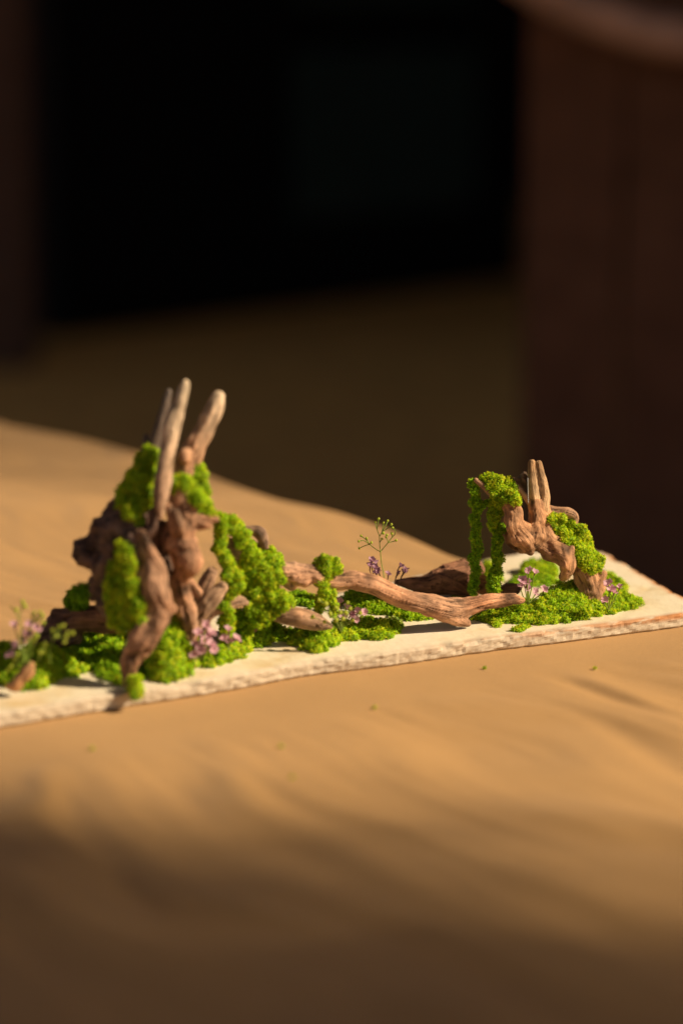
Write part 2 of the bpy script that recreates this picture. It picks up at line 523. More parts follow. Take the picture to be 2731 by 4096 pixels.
# ------------------------------------------------------------------ driftwood
def catmull(pts, step):
    pts = np.array(pts, float)
    if len(pts) == 2: pts = np.array([pts[0], (pts[0] + pts[1]) / 2, pts[1]])
    ext = np.vstack([2 * pts[0] - pts[1], pts, 2 * pts[-1] - pts[-2]])
    out = []
    for i in range(1, len(ext) - 2):
        p0, p1, p2, p3 = ext[i - 1], ext[i], ext[i + 1], ext[i + 2]
        m = max(3, int(np.linalg.norm(p2[:3] - p1[:3]) / step))
        for k in range(m):
            t = k / m
            out.append(0.5 * ((2 * p1) + (-p0 + p2) * t + (2 * p0 - 5 * p1 + 4 * p2 - p3) * t * t + (-p0 + 3 * p1 - 3 * p2 + p3) * t ** 3))
    out.append(pts[-1])
    return np.array(out)
def strand_world(st):
    out = []
    for (sx, sy, row, r) in st:
        p = P(sx, sy, row)
        out.append((p.x, p.y, p.z, r * pxm(row)))
    return out
def tube_mesh(c, nseg=14, seed=0, rough=0.12):
    """c: (n,4) path with radius -> verts, faces (closed, rounded ends)"""
    # rounded ends
    t0 = c[0, :3] - c[1, :3]; t0 /= np.linalg.norm(t0) + 1e-9
    t1 = c[-1, :3] - c[-2, :3]; t1 /= np.linalg.norm(t1) + 1e-9
    head = [np.r_[c[0, :3] + t0 * c[0, 3] * math.sin(a) * .75, c[0, 3] * math.cos(a)] for a in (1.35, .9, .45)]
    tail = [np.r_[c[-1, :3] + t1 * c[-1, 3] * math.sin(a) * .75, c[-1, 3] * math.cos(a)] for a in (.45, .9, 1.35)]
    c = np.vstack([head, c, tail])
    n = len(c)
    T = np.gradient(c[:, :3], axis=0); T /= np.linalg.norm(T, axis=1)[:, None] + 1e-9
    u = np.cross(T[0], (0.3, 1, 0.2)); u /= np.linalg.norm(u)
    U = np.zeros((n, 3)); s = np.zeros(n)
    for i in range(n):
        u = u - T[i] * (u @ T[i]); u /= np.linalg.norm(u); U[i] = u
        if i: s[i] = s[i - 1] + np.linalg.norm(c[i, :3] - c[i - 1, :3])
    W = np.cross(T, U)
    a = np.arange(nseg) / nseg * 2 * math.pi
    ca, sa = np.cos(a), np.sin(a)
    q = np.stack([np.repeat(s[:, None] * 45, nseg, 1), np.repeat(ca[None] * 1.3, n, 0), np.repeat(sa[None] * 1.3 + seed * 7.7, n, 0)], -1).reshape(-1, 3)
    rr = c[:, 3][:, None] * (1 + rough * fbm(q, 2, seed).reshape(n, nseg))
    V = c[:, None, :3] + rr[..., None] * (ca[None, :, None] * U[:, None] + sa[None, :, None] * W[:, None])
    idx = np.arange(n * nseg).reshape(n, nseg)
    F = []
    for i in range(n - 1):
        for k in range(nseg):
            l = (k + 1) % nseg
            F.append([int(idx[i, k]), int(idx[i, l]), int(idx[i + 1, l]), int(idx[i + 1, k])])
    F.append([int(x) for x in idx[0][::-1]]); F.append([int(x) for x in idx[-1]])
    return V.reshape(-1, 3), F, c, U, W, s
WOOD_TREES = []
def wood(name, strands, parent=None, base=None, vox=0.0008, rgb=(0.36, 0.215, 0.135), gnarl=0.0016, groove=0.0010, seed=0, tip=None, rough=0.14, smooth_it=3, dark=None):
    bm = bmesh.new()
    S, info = [], []
    for k, st in enumerate(strands):
        w = strand_world(st)
        rmean = np.mean([q[3] for q in w])
        c = catmull(w, max(0.0012, rmean * 0.35))
        c[:, 3] = np.maximum(c[:, 3], 0.0006)
        V, F, cc, U, W, s = tube_mesh(c, 14, seed + k, rough)
        vs = [bm.verts.new(v) for v in V]
        for f in F:
            try: bm.faces.new([vs[i] for i in f])
            except ValueError: pass
        for i in range(len(cc)):
            info.append((cc[i, :3], cc[i, 3], U[i], W[i], s[i], k))
    bmesh.ops.recalc_face_normals(bm, faces=bm.faces[:])
    me = bpy.data.meshes.new("tmp"); bm.to_mesh(me); bm.free()
    ob = bpy.data.objects.new("tmp", me); col.objects.link(ob)
    md = ob.modifiers.new("r", 'REMESH'); md.mode = 'VOXEL'; md.voxel_size = vox; md.adaptivity = 0
    sm = ob.modifiers.new("s", 'SMOOTH'); sm.factor = 0.5; sm.iterations = smooth_it
    dg = bpy.context.evaluated_depsgraph_get()
    ev = ob.evaluated_get(dg)
    m2 = bpy.data.meshes.new_from_object(ev, depsgraph=dg)
    n = len(m2.vertices)
    V = np.zeros(n * 3); m2.vertices.foreach_get("co", V); V = V.reshape(-1, 3)
    Nn = np.zeros(n * 3); m2.vertices.foreach_get("normal", Nn); Nn = Nn.reshape(-1, 3)
    F = [list(p.vertices) for p in m2.polygons]
    bpy.data.objects.remove(ob); bpy.data.meshes.remove(me); bpy.data.meshes.remove(m2)
    kd = kdtree.KDTree(len(info))
    for i, q in enumerate(info): kd.insert(q[0], i)
    kd.balance()
    near = np.zeros(n, int)
    for i in range(n):
        best, bi = 1e9, 0
        for (co, ix, d) in kd.find_n(V[i], 5):
            if d / info[ix][1] < best: best, bi = d / info[ix][1], ix
        near[i] = bi
    C = np.array([q[0] for q in info])[near]; Rr = np.array([q[1] for q in info])[near]
    U = np.array([q[2] for q in info])[near]; W = np.array([q[3] for q in info])[near]
    S = np.array([q[4] for q in info])[near]; K = np.array([q[5] for q in info])[near]
    D = V - C
    cu, cw = (D * U).sum(1) / Rr, (D * W).sum(1) / Rr
    mag = np.sqrt(cu ** 2 + cw ** 2) + 1e-6
    cu, cw = cu / mag, cw / mag
    fr = np.clip(Rr / 0.006, .25, 3)
    g1 = fbm(np.c_[S * 28, cu * 2.6 * fr + K * 5.1, cw * 2.6 * fr], 3, seed + 100)
    g2 = noise3(np.c_[S * 60, cu * 6.5 * fr + K * 5.1, cw * 6.5 * fr], seed + 120)
    crack = np.clip(1 - np.abs(noise3(np.c_[S * 16, cu * 1.9 * fr + K * 3.3, cw * 1.9 * fr + 9], seed + 140)) * 9, 0, 1) ** 2
    big = fbm(V * 75 + seed * 3.1, 3, seed + 160)
    mid = fbm(V * 190 + seed * 1.7, 2, seed + 170)
    amp = np.clip(Rr / 0.005, .3, 1.4)
    disp = amp * (groove * (g1 * .8 + g2 * .22 - crack * 1.1) + gnarl * (big + .28 * mid))
    V2 = V + Nn * disp[:, None]
    tone = 0.95 + 0.46 * g1 + 0.62 * big + 0.24 * g2 + .28 * mid - 0.75 * crack
    hue = fbm(V * 55 + 40 + seed, 2, seed + 180)[:, None]
    rgb = np.array(rgb) * np.array([1.22, 1.17, 1.12])
    cols = rgb * np.clip(tone, .22, 1.75)[:, None] * (1 + hue * np.array([0.12, 0.0, -0.10]))
    if tip is not None:                       # bleached wood towards the top: (z0, z1, rgb)
        t = np.clip((V[:, 2] - tip[0]) / (tip[1] - tip[0]), 0, 1)[:, None]
        cols = cols * (1 - t) + np.array(tip[2]) * np.clip(tone, .4, 1.5)[:, None] * t
    if dark is not None:                      # rot pockets
        q = np.clip(fbm(V * dark[0] + 7, 2, seed + 200) * 2.2 - dark[1], 0, 1)[:, None]
        cols = cols * (1 - .75 * q)
    cols = np.clip(cols, .01, .9)
    grain = np.c_[S * 90, cu * 7 * fr + K * 5, cw * 7 * fr]
    o = mesh_obj(name, V2, F, M['wood'], parent, base, True, cols, {"grain": grain})
    b = np.array(base if base is not None else parent.location)
    WOOD_TREES.append((name, BVHTree.FromPolygons([tuple(v) for v in V2], F)))
    return o

# --- tall gnarled driftwood with horns
tr = empty("gnarled_driftwood", G(560, 2715), "tall gnarled driftwood with two upright horns and a pointed front leg", "driftwood")
RB = 2700
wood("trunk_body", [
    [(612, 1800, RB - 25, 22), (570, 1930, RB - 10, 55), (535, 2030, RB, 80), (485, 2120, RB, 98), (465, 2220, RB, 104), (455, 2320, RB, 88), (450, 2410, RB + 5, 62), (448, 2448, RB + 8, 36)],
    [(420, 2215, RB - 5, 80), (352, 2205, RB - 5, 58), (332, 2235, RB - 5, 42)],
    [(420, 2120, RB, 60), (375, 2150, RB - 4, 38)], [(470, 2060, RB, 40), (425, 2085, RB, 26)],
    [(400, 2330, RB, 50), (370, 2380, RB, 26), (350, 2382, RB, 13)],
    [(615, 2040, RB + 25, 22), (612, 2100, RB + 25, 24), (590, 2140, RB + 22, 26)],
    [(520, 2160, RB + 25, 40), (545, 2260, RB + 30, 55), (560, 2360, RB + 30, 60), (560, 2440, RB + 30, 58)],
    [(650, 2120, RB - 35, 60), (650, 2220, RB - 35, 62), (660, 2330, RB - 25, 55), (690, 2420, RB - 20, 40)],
    ], tr, vox=0.0011, gnarl=0.0042, groove=0.0014, seed=1, rgb=(0.15, 0.092, 0.068), dark=(60, .45))  # body colour darkened to stand in for shade on the trunk's left
wood("front_leg", [
    [(560, 2130, RB + 36, 24), (585, 2205, RB + 38, 34), (606, 2280, RB + 40, 48), (622, 2360, RB + 42, 56), (636, 2430, RB + 42, 50), (618, 2490, RB + 44, 54), (572, 2560, RB + 46, 62), (528, 2630, RB + 48, 46), (508, 2700, RB + 50, 30), (501, 2752, RB + 50, 14)],
    [(572, 2130, RB + 44, 15), (602, 2200, RB + 46, 18), (640, 2270, RB + 44, 22), (655, 2318, RB + 38, 18)],
    [(622, 2330, RB + 52, 20), (655, 2400, RB + 50, 26), (690, 2440, RB + 36, 22)],
    ], tr, vox=0.0011, gnarl=0.0016, groove=0.0012, seed=2, rgb=(0.34, 0.195, 0.12), dark=(80, .4))
wood("side_leg", [
    [(728, 1955, RB - 5, 31), (738, 2030, RB - 2, 52), (722, 2100, RB, 65), (716, 2160, RB + 2, 60), (742, 2205, RB + 6, 65), (745, 2245, RB + 6, 60), (722, 2295, RB, 40), (716, 2340, RB - 6, 37), (735, 2410, RB - 12, 38), (752, 2480, RB - 18, 34), (762, 2560, RB - 24, 27), (768, 2660, RB - 30, 22)],
    [(672, 2020, RB + 22, 16), (685, 2070, RB + 24, 20), (700, 2130, RB + 20, 22)], [(705, 2040, RB + 26, 16), (722, 2090, RB + 30, 20), (730, 2140, RB + 24, 18)],
    [(680, 2160, RB + 10, 38), (668, 2190, RB + 12, 25)],
    [(735, 2060, RB, 49), (775, 2080, RB - 4, 36), (815, 2094, RB - 6, 26), (838, 2104, RB - 6, 13)],
    [(800, 2080, RB - 6, 27), (845, 2072, RB - 8, 22), (866, 2080, RB - 8, 15)],
    [(730, 2300, RB - 6, 20), (765, 2335, RB - 10, 15), (795, 2378, RB - 16, 17)],
    ], tr, vox=0.0011, gnarl=0.0024, groove=0.0013, seed=3, rgb=(0.38, 0.215, 0.13), dark=(95, .35))
wood("horn", [
    [(741, 1528, RB + 8, 16), (733, 1560, RB + 8, 25), (714, 1620, RB + 10, 32), (692, 1690, RB + 12, 37), (674, 1780, RB + 16, 35), (653, 1900, RB + 24, 38), (640, 2000, RB + 30, 29), (642, 2074, RB + 34, 12)],
    ], tr, vox=0.0010, gnarl=0.0008, groove=0.0010, seed=4, rgb=(0.42, 0.285, 0.20), tip=(P(0, 1950, RB).z, P(0, 1560, RB).z, (0.70, 0.55, 0.38)))
wood("horn", [
    [(873, 1582, RB - 24, 25), (858, 1632, RB - 22, 38), (824, 1705, RB - 20, 41), (784, 1770, RB - 17, 41), (758, 1820, RB - 14, 47), (742, 1880, RB - 10, 49), (722, 1950, RB - 6, 54), (715, 2010, RB - 4, 49)],
    [(738, 1808, RB + 2, 25), (736, 1835, RB + 4, 27)],
    ], tr, vox=0.0010, gnarl=0.0012, groove=0.0011, seed=5, rgb=(0.42, 0.25, 0.155), tip=(P(0, 1850, RB).z, P(0, 1600, RB).z, (0.66, 0.50, 0.34)))
wood("dead_shard", [[(676, 1562, RB - 22, 13), (655, 1640, RB - 20, 20), (632, 1730, RB - 16, 24), (612, 1810, RB - 12, 26), (590, 1900, RB - 6, 30)]], tr, vox=0.0010, gnarl=0.0008, seed=6, rgb=(0.12, 0.095, 0.08))
wood("dead_shard", [[(586, 1742, RB - 26, 12), (584, 1790, RB - 22, 17), (572, 1860, RB - 16, 22)]], tr, vox=0.0010, gnarl=0.0008, seed=7, rgb=(0.11, 0.085, 0.07))

def wood_thing(name, label, strands, base_px, cat="driftwood", **kw):
    o = wood(name, strands, None, G(*base_px), **kw)
    return tag(o, label, cat)
wood_thing("driftwood_root", "dark brown root lying low behind the left flowers, under the gnarled trunk", [
    [(470, 2490, 2640, 44), (400, 2478, 2640, 52), (320, 2478, 2638, 56), (250, 2492, 2635, 54), (195, 2530, 2632, 40), (140, 2580, 2628, 24), (95, 2606, 2625, 12)],
    [(240, 2460, 2636, 30), (215, 2450, 2634, 22)], [(300, 2540, 2634, 40), (230, 2570, 2630, 30)]], (280, 2630), vox=0.0011, gnarl=0.002, seed=11, rgb=(0.26, 0.14, 0.085))
wood_thing("driftwood_stick", "short thick stick with a cut top leaning against the gnarled trunk's side leg", [
    [(848, 2288, 2640, 30), (822, 2340, 2643, 34), (796, 2395, 2646, 28), (774, 2450, 2649, 22), (762, 2510, 2652, 16), (758, 2580, 2655, 14)]], (760, 2640), vox=0.0009, seed=12, rgb=(0.40, 0.25, 0.16))
wood_thing("driftwood_stick", "flat split stick slanting below the cut one, behind the pink flowers", [
    [(890, 2345, 2648, 26), (855, 2390, 2651, 38), (822, 2435, 2654, 36), (796, 2485, 2656, 28), (776, 2530, 2660, 18), (765, 2590, 2664, 14)]], (775, 2640), vox=0.0009, seed=13, rgb=(0.42, 0.27, 0.17))
wood_thing("driftwood_stick", "small pointed stick end poking out beneath the moss strand", [
    [(988, 2412, 2618, 12), (952, 2405, 2622, 28), (900, 2424, 2628, 30), (850, 2450, 2634, 22), (825, 2500, 2640, 16), (812, 2600, 2645, 12)]], (900, 2625), vox=0.0009, seed=14, rgb=(0.36, 0.22, 0.14))
wood_thing("driftwood_knot", "curled knot of driftwood with a hollow eye above the moss cascade", [
    [(846, 2200, 2602, 12), (885, 2190, 2602, 36), (935, 2186, 2600, 44), (975, 2200, 2598, 50), (980, 2270, 2590, 50), (1000, 2350, 2582, 40), (1010, 2440, 2580, 34), (1010, 2520, 2580, 26)],
    [(950, 2150, 2594, 34), (990, 2122, 2592, 23), (1028, 2128, 2592, 24), (1052, 2158, 2592, 22), (1064, 2192, 2592, 13)],
    [(1000, 2190, 2582, 40), (1036, 2200, 2582, 34)],
    [(960, 2250, 2594, 48), (1060, 2290, 2590, 50), (1120, 2290, 2587, 47), (1160, 2290, 2585, 46), (1205, 2296, 2583, 49), (1245, 2292, 2581, 42), (1275, 2300, 2580, 38)],
    [(1150, 2330, 2585, 24), (1170, 2352, 2586, 16)]], (985, 2602), vox=0.0009, gnarl=0.0020, seed=15, rgb=(0.42, 0.255, 0.165), dark=(80, .35))
wood_thing("driftwood_branch", "smooth wavy driftwood branch dipping to a stubby foot on the slab", [
    [(1268, 2318, 2566, 34), (1325, 2325, 2564, 36), (1408, 2322, 2560, 38), (1418, 2322, 2560, 35), (1428, 2324, 2559, 38), (1490, 2338, 2555, 38), (1540, 2362, 2550, 40), (1590, 2386, 2545, 41), (1640, 2402, 2545, 41), (1690, 2414, 2538, 43), (1740, 2428, 2532, 47),
     (1790, 2438, 2524, 50), (1840, 2436, 2516, 46), (1885, 2422, 2510, 37), (1940, 2410, 2505, 34), (1990, 2404, 2500, 31), (2040, 2398, 2496, 25), (2075, 2401, 2494, 17), (2094, 2402, 2492, 10)],
    [(1760, 2445, 2528, 38), (1810, 2466, 2522, 34), (1848, 2484, 2517, 28), (1872, 2496, 2514, 16)],
    [(2030, 2386, 2497, 13), (2060, 2379, 2494, 8)]], (1870, 2513), vox=0.0007, gnarl=0.0010, groove=0.0007, seed=16, rgb=(0.43, 0.232, 0.135), rough=.07, dark=(55, .75))
wood_thing("driftwood_piece", "smooth oval piece of driftwood nestled in the middle moss bed", [
    [(1100, 2470, 2588, 20), (1130, 2466, 2588, 34), (1180, 2468, 2588, 42), (1240, 2482, 2588, 40), (1295, 2500, 2588, 28), (1325, 2507, 2588, 12)]], (1200, 2588), vox=0.0008, gnarl=0.0006, groove=0.0005, seed=17, rgb=(0.42, 0.26, 0.165), rough=.05)
wood_thing("driftwood_branch", "dark red brown broad branch lying behind the wavy branch", [
    [(1585, 2328, 2405, 11), (1640, 2333, 2403, 26), (1700, 2336, 2400, 40), (1760, 2328, 2396, 54), (1820, 2312, 2392, 62), (1870, 2290, 2388, 50), (1912, 2272, 2384, 34)],
    [(1780, 2320, 2398, 50), (1850, 2350, 2396, 42), (1900, 2375, 2392, 24)]], (1800, 2394), vox=0.0008, gnarl=0.0012, seed=18, rgb=(0.24, 0.12, 0.072), rough=.1)
wood_thing("bark_chunk", "rough orange bark chunk between the two hanging moss vines", [
    [(1892, 2345, 2412, 26), (1920, 2338, 2412, 36), (1945, 2355, 2412, 28)]], (1918, 2412), "bark", vox=0.0007, gnarl=0.0028, seed=19, rgb=(0.40, 0.19, 0.07), dark=(140, .2))
wood_thing("driftwood_stub", "dark stub of wood behind the tip of the wavy branch", [
    [(1985, 2372, 2425, 20), (2030, 2356, 2425, 27), (2068, 2356, 2425, 22)]], (2025, 2425), vox=0.0008, gnarl=0.0012, seed=20, rgb=(0.20, 0.10, 0.06))
# --- hand-like arch
ar = empty("driftwood_arch", G(2345, 2432), "hand-shaped driftwood arch with a split upright stub, rising from the right moss mound", "driftwood")
RA = 2436
wood("arch_body", [
    [(2034, 2018, RA + 18, 33), (2052, 2060, RA + 20, 38), (2056, 2105, RA + 20, 42), (2090, 2150, RA + 16, 52), (2115, 2190, RA + 16, 34), (2122, 2205, RA + 16, 22)],
    [(2140, 2012, RA + 4, 25), (2144, 2050, RA + 8, 27), (2148, 2095, RA + 10, 36), (2140, 2140, RA + 10, 54), (2125, 2175, RA + 12, 44)],
    [(2040, 2100, RA, 30), (2060, 2160, RA, 34), (2090, 2195, RA + 4, 24)],
    [(2155, 2020, RA, 36), (2165, 2080, RA, 40), (2185, 2140, RA, 50), (2220, 2175, RA, 50), (2275, 2200, RA - 2, 50), (2315, 2250, RA - 2, 50), (2345, 2310, RA, 52), (2360, 2360, RA + 2, 46), (2362, 2400, RA + 2, 38)],
    [(2165, 2190, RA + 8, 28), (2200, 2204, RA + 10, 42), (2240, 2216, RA + 12, 48), (2264, 2248, RA + 14, 43), (2262, 2288, RA + 14, 30), (2246, 2310, RA + 14, 15)],
    [(2285, 2190, RA + 14, 14), (2288, 2230, RA + 18, 12), (2285, 2265, RA + 16, 12)],
    [(2380, 2350, RA, 34), (2405, 2310, RA, 24), (2412, 2290, RA, 16)],
    ], ar, vox=0.0007, gnarl=0.0030, groove=0.0006, seed=30, rgb=(0.42, 0.225, 0.118), dark=(95, .5), smooth_it=2)
wood("split_stub", [
    [(2125, 1846, RA - 2, 13), (2128, 1880, RA - 2, 19), (2134, 1935, RA - 2, 24), (2140, 1990, RA - 1, 28), (2150, 2035, RA, 32)],
    [(2153, 1850, RA - 2, 14), (2161, 1890, RA - 2, 17), (2170, 1940, RA - 2, 22), (2172, 1988, RA - 2, 28), (2162, 2035, RA, 34)],
    ], ar, vox=0.0006, gnarl=0.0006, groove=0.0010, seed=31, rgb=(0.45, 0.295, 0.165), smooth_it=2)
wood("side_stub", [[(2172, 2035, RA - 8, 22), (2215, 2044, RA - 10, 20), (2268, 2052, RA - 10, 22), (2294, 2066, RA - 10, 19), (2292, 2100, RA - 10, 15)]], ar, vox=0.0007, gnarl=0.0012, seed=32, rgb=(0.36, 0.215, 0.13))
wood("twig", [[(1901, 1919, RA + 8, 10), (1932, 1943, RA + 8, 13), (1966, 1976, RA + 8, 15), (2005, 2010, RA + 8, 17), (2045, 2050, RA + 8, 20)]], ar, vox=0.0006, gnarl=0.0004, groove=.0005, seed=33, rgb=(0.38, 0.23, 0.15))
wood("twig", [[(2056, 1935, RA - 4, 12), (2090, 1972, RA - 2, 13), (2122, 2012, RA, 16), (2140, 2050, RA, 18)]], ar, vox=0.0006, gnarl=0.0004, groove=.0005, seed=34, rgb=(0.44, 0.28, 0.17))
wood("dry_tuft", [[(2048, 1920, RA - 10, 10), (2075, 1925, RA - 10, 14), (2095, 1905, RA - 10, 17), (2098, 1892, RA - 10, 10)], [(2090, 1915, RA - 10, 18), (2112, 1960, RA - 8, 16), (2125, 2000, RA - 6, 16)]], ar, vox=0.0006, gnarl=0.0022, seed=35, rgb=(0.24, 0.15, 0.09), dark=(150, .1))

# ------------------------------------------------------------------ moss
def inside(poly, x, y):
    c = False
    n = len(poly)
    for i in range(n):
        x1, y1 = poly[i]; x2, y2 = poly[(i + 1) % n]
        if (y1 > y) != (y2 > y) and x < (x2 - x1) * (y - y1) / (y2 - y1) + x1: c = not c
    return c
def edge_dist(poly, x, y):
    best = 1e9
    n = len(poly)
    for i in range(n):
        ax, ay = poly[i]; bx, by = poly[(i + 1) % n]
        dx, dy = bx - ax, by - ay
        t = max(0, min(1, ((x - ax) * dx + (y - ay) * dy) / (dx * dx + dy * dy + 1e-9)))
        best = min(best, math.hypot(x - ax - dx * t, y - ay - dy * t))
    return best
def fill(poly, r, jit=0.35):
    xs = [p[0] for p in poly]; ys = [p[1] for p in poly]
    out = []
    r = r * .76
    s = r * 1.15
    j = 0
    y = min(ys)
    while y <= max(ys):
        x = min(xs) + (s / 2 if j % 2 else 0)
        while x <= max(xs):
            px, py = x + random.uniform(-jit, jit) * s, y + random.uniform(-jit, jit) * s
            if inside(poly, px, py):
                e = edge_dist(poly, px, py)
                rr = r * random.uniform(.72, 1.25)
                if e > rr * 0.30: out.append((px, py, max(rr * .5, min(rr, e * 1.3))))
            x += s
        y += s * 0.87
        j += 1
    return out
def bottom(poly, x):
    best = -1e9
    n = len(poly)
    for i in range(n):
        x1, y1 = poly[i]; x2, y2 = poly[(i + 1) % n]
        if (x1 <= x) != (x2 <= x): best = max(best, y1 + (y2 - y1) * (x - x1) / (x2 - x1))
    return best if best > -1e8 else max(p[1] for p in poly)
def lumps_ground(poly, r, k=0.75):
    """a mound lying on the slab: outline in the photo, k = how flat it lies"""
    L = []
    for (x, y, rr) in fill(poly, r):
        b = bottom(poly, x)
        row = b - k * (b - y) - rr * .45
        p = P(x, y, row)
        w = rr * pxm(row)
        if p.z < ST + w * .35: p.z = ST + w * .35
        L.append((p, w))
        h = p.z - ST
        if h > w * 1.6:
            q = p.copy(); q.y += w * 1.7; q.z = ST + h * .55; L.append((q, w * 1.1))
    return L
def lumps_wood(poly, r, row, push=0.55):
    """a patch growing on wood: dropped onto whatever wood the pixel's ray meets"""
    L = []
    F = fill(poly, r)
    hits = []
    for (x, y, rr) in F:
        d = ray(x, y).normalized()
        best = None
        for nm, t in WOOD_TREES:
            h = t.ray_cast(CAM, d)
            if h[0] is not None and (best is None or h[3] < best): best = h[3]
        Yrow = rowY(row)
        if best is not None and abs((CAM + d * best).y - Yrow) > 0.035: best = None
        hits.append(best)
    good = [(F[i][0], F[i][1], hits[i]) for i in range(len(F)) if hits[i] is not None]
    for i, (x, y, rr) in enumerate(F):
        d = ray(x, y).normalized()
        t = hits[i]
        if t is None:
            if good:
                t = min(good, key=lambda g: (g[0] - x) ** 2 + (g[1] - y) ** 2)[2]
                t += 0.002
            else:
                t = (P(x, y, row) - CAM).length
        w = rr * pxm(row)
        L.append((CAM + d * (t - w * push), w))
        L.append((CAM + d * (t + w * .6), w * .9))
    return L
def lumps_row(poly, r, row):
    L = []
    for (x, y, rr) in fill(poly, r):
        p = P(x, y, row - rr * .4 + random.uniform(-6, 6)); w = rr * pxm(row)
        L.append((p, w)); q = p.copy(); q.y += w * 1.4; L.append((q, w))
    return L
def lumps_strand(st, fat=0.62, dens=1.0):
    c = catmull(strand_world(st), 0.0016)
    L = []
    for i in range(0, len(c)):
        p, r = Vector(c[i, :3]), c[i, 3] * random.uniform(.72, 1.2)
        L.append((p.copy(), r * .55))
        for _ in range(int(2 * dens)):
            v = Vector((random.gauss(0, 1), random.gauss(0, 1), random.gauss(0, 1))).normalized()
            if random.random() < .8: L.append((p + v * r * .62, r * fat * random.uniform(.5, 1.0)))
    return L
ICO = None
def ico():
    global ICO
    if ICO is None:
        bm = bmesh.new(); bmesh.ops.create_icosphere(bm, subdivisions=2, radius=1.0)
        ICO = (np.array([v.co[:] for v in bm.verts]), np.array([[v.index for v in f.verts] for f in bm.faces])); bm.free()
    return ICO
MOSS_TRIS = 0
def moss(name, label, L, rgb=(0.44, 0.60, 0.018), leaf=0.0019, spacing=0.0017, leaves=12, cat="moss", group=None, floorz=None, dry=0.0):
    global MOSS_TRIS
    C = np.array([tuple(l[0]) for l in L]); W = np.array([l[1] for l in L])
    keep = W > 0.0004
    C, W = C[keep], W[keep]
    rgb = np.array(rgb) * np.array([1.16, 1.40, 1.4])
    iv, jf = ico()
    VV, FF, CC, NN = [], [], [], []
    nv = 0
    TP, TN, TL = [], [], []
    kd = kdtree.KDTree(len(C))
    for i, c in enumerate(C): kd.insert(c, i)
    kd.balance()
    wmax = W.max()
    for i in range(len(C)):
        lump_tone = 1 + .22 * random.uniform(-1, 1)
        # dark core
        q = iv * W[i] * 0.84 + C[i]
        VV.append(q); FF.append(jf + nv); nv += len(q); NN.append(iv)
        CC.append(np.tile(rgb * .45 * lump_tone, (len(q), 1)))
        n = max(6, int(4 * math.pi * W[i] ** 2 / spacing ** 2))
        k = np.arange(n) + .5
        ph = np.arccos(1 - 2 * k / n); th = math.pi * (1 + 5 ** .5) * k + random.uniform(0, 6)
        N_ = np.c_[np.cos(th) * np.sin(ph), np.sin(th) * np.sin(ph), np.cos(ph)]
        N_ += RNG.normal(0, .12, N_.shape); N_ /= np.linalg.norm(N_, axis=1)[:, None]
        Q = C[i] + N_ * W[i] * (0.93 + RNG.uniform(-.08, .14, n))[:, None]
        ok = np.ones(n, bool)
        for (co, j, d) in kd.find_range(C[i], W[i] + wmax):
            if j == i: continue
            ok &= np.linalg.norm(Q - C[j], axis=1) > W[j] * .86
        if floorz is not None: ok &= Q[:, 2] > floorz
        Q, N_ = Q[ok], N_[ok]
        TP.append(Q); TN.append(N_); TL.append(np.full(len(Q), lump_tone))
    TP = np.concatenate(TP); TN = np.concatenate(TN); TL = np.concatenate(TL)
    n = len(TP)
    if n:
        tt = TL * (1 + RNG.normal(0, .26, n))
        TPr = np.repeat(TP, leaves, 0); TNr = np.repeat(TN, leaves, 0)
        m = n * leaves
        d = TNr * .55 + RNG.normal(0, .62, (m, 3)); d /= np.linalg.norm(d, axis=1)[:, None]
        s = np.cross(d, RNG.normal(0, 1, (m, 3))); s /= np.linalg.norm(s, axis=1)[:, None] + 1e-9
        up = np.cross(s, d)
        ln = leaf * .72 * RNG.uniform(.6, 1.25, m)[:, None]
        wd = ln * RNG.uniform(.20, .32, m)[:, None]
        o_ = TPr + d * leaf * RNG.uniform(.05, .45, m)[:, None] * .8
        a = o_ - d * ln * .2
        mid = o_ + d * ln * .45
        b_ = o_ + d * ln + up * ln * .15
        V = np.stack([a, mid + s * wd - up * wd * .25, b_, mid - s * wd - up * wd * .25], 1).reshape(-1, 3)
        f0 = np.arange(m) * 4 + nv
        flip = ((np.cross(s, d) * TNr).sum(1) < 0)                # wind each leaflet so that it faces out of its lump
        F1 = np.where(flip[:, None], np.c_[f0, f0 + 2, f0 + 1], np.c_[f0, f0 + 1, f0 + 2])
        F2 = np.where(flip[:, None], np.c_[f0, f0 + 3, f0 + 2], np.c_[f0, f0 + 2, f0 + 3])
        fn = np.cross(s, d) * np.where(flip, -1, 1)[:, None]
        nn = TNr * .4 + fn * .6; nn /= np.linalg.norm(nn, axis=1)[:, None]
        NN.append(np.repeat(nn, 4, 0))
        ct = (np.repeat(tt, leaves) * (1 + RNG.normal(0, .14, m)))[:, None]
        base = rgb * np.clip(ct, .4, 1.8)
        yel = RNG.uniform(0, 1, m)[:, None]
        base = base * (1 + (yel - .5) * np.array([.35, 0, 0]))
        if dry: base = np.where(RNG.uniform(0, 1, (m, 1)) < dry, np.array([.33, .33, .12]) * ct, base)
        cc = np.repeat(base[:, None], 4, 1)
        cc[:, 0] *= .75; cc[:, 2] *= 1.18
        VV.append(V); FF.append(F1); FF.append(F2); CC.append(cc.reshape(-1, 3))
    V = np.concatenate(VV); F = np.concatenate(FF); Cc = np.clip(np.concatenate(CC), .003, .75)
    MOSS_TRIS += len(F)
    b = Vector((C[:, 0].mean(), C[:, 1].mean(), max(C[:, 2].min() - W.mean() * .3, ST)))
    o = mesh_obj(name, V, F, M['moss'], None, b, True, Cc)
    o.data.normals_split_custom_set_from_vertices(np.concatenate(NN).tolist())
    return tag(o, label, cat, group)

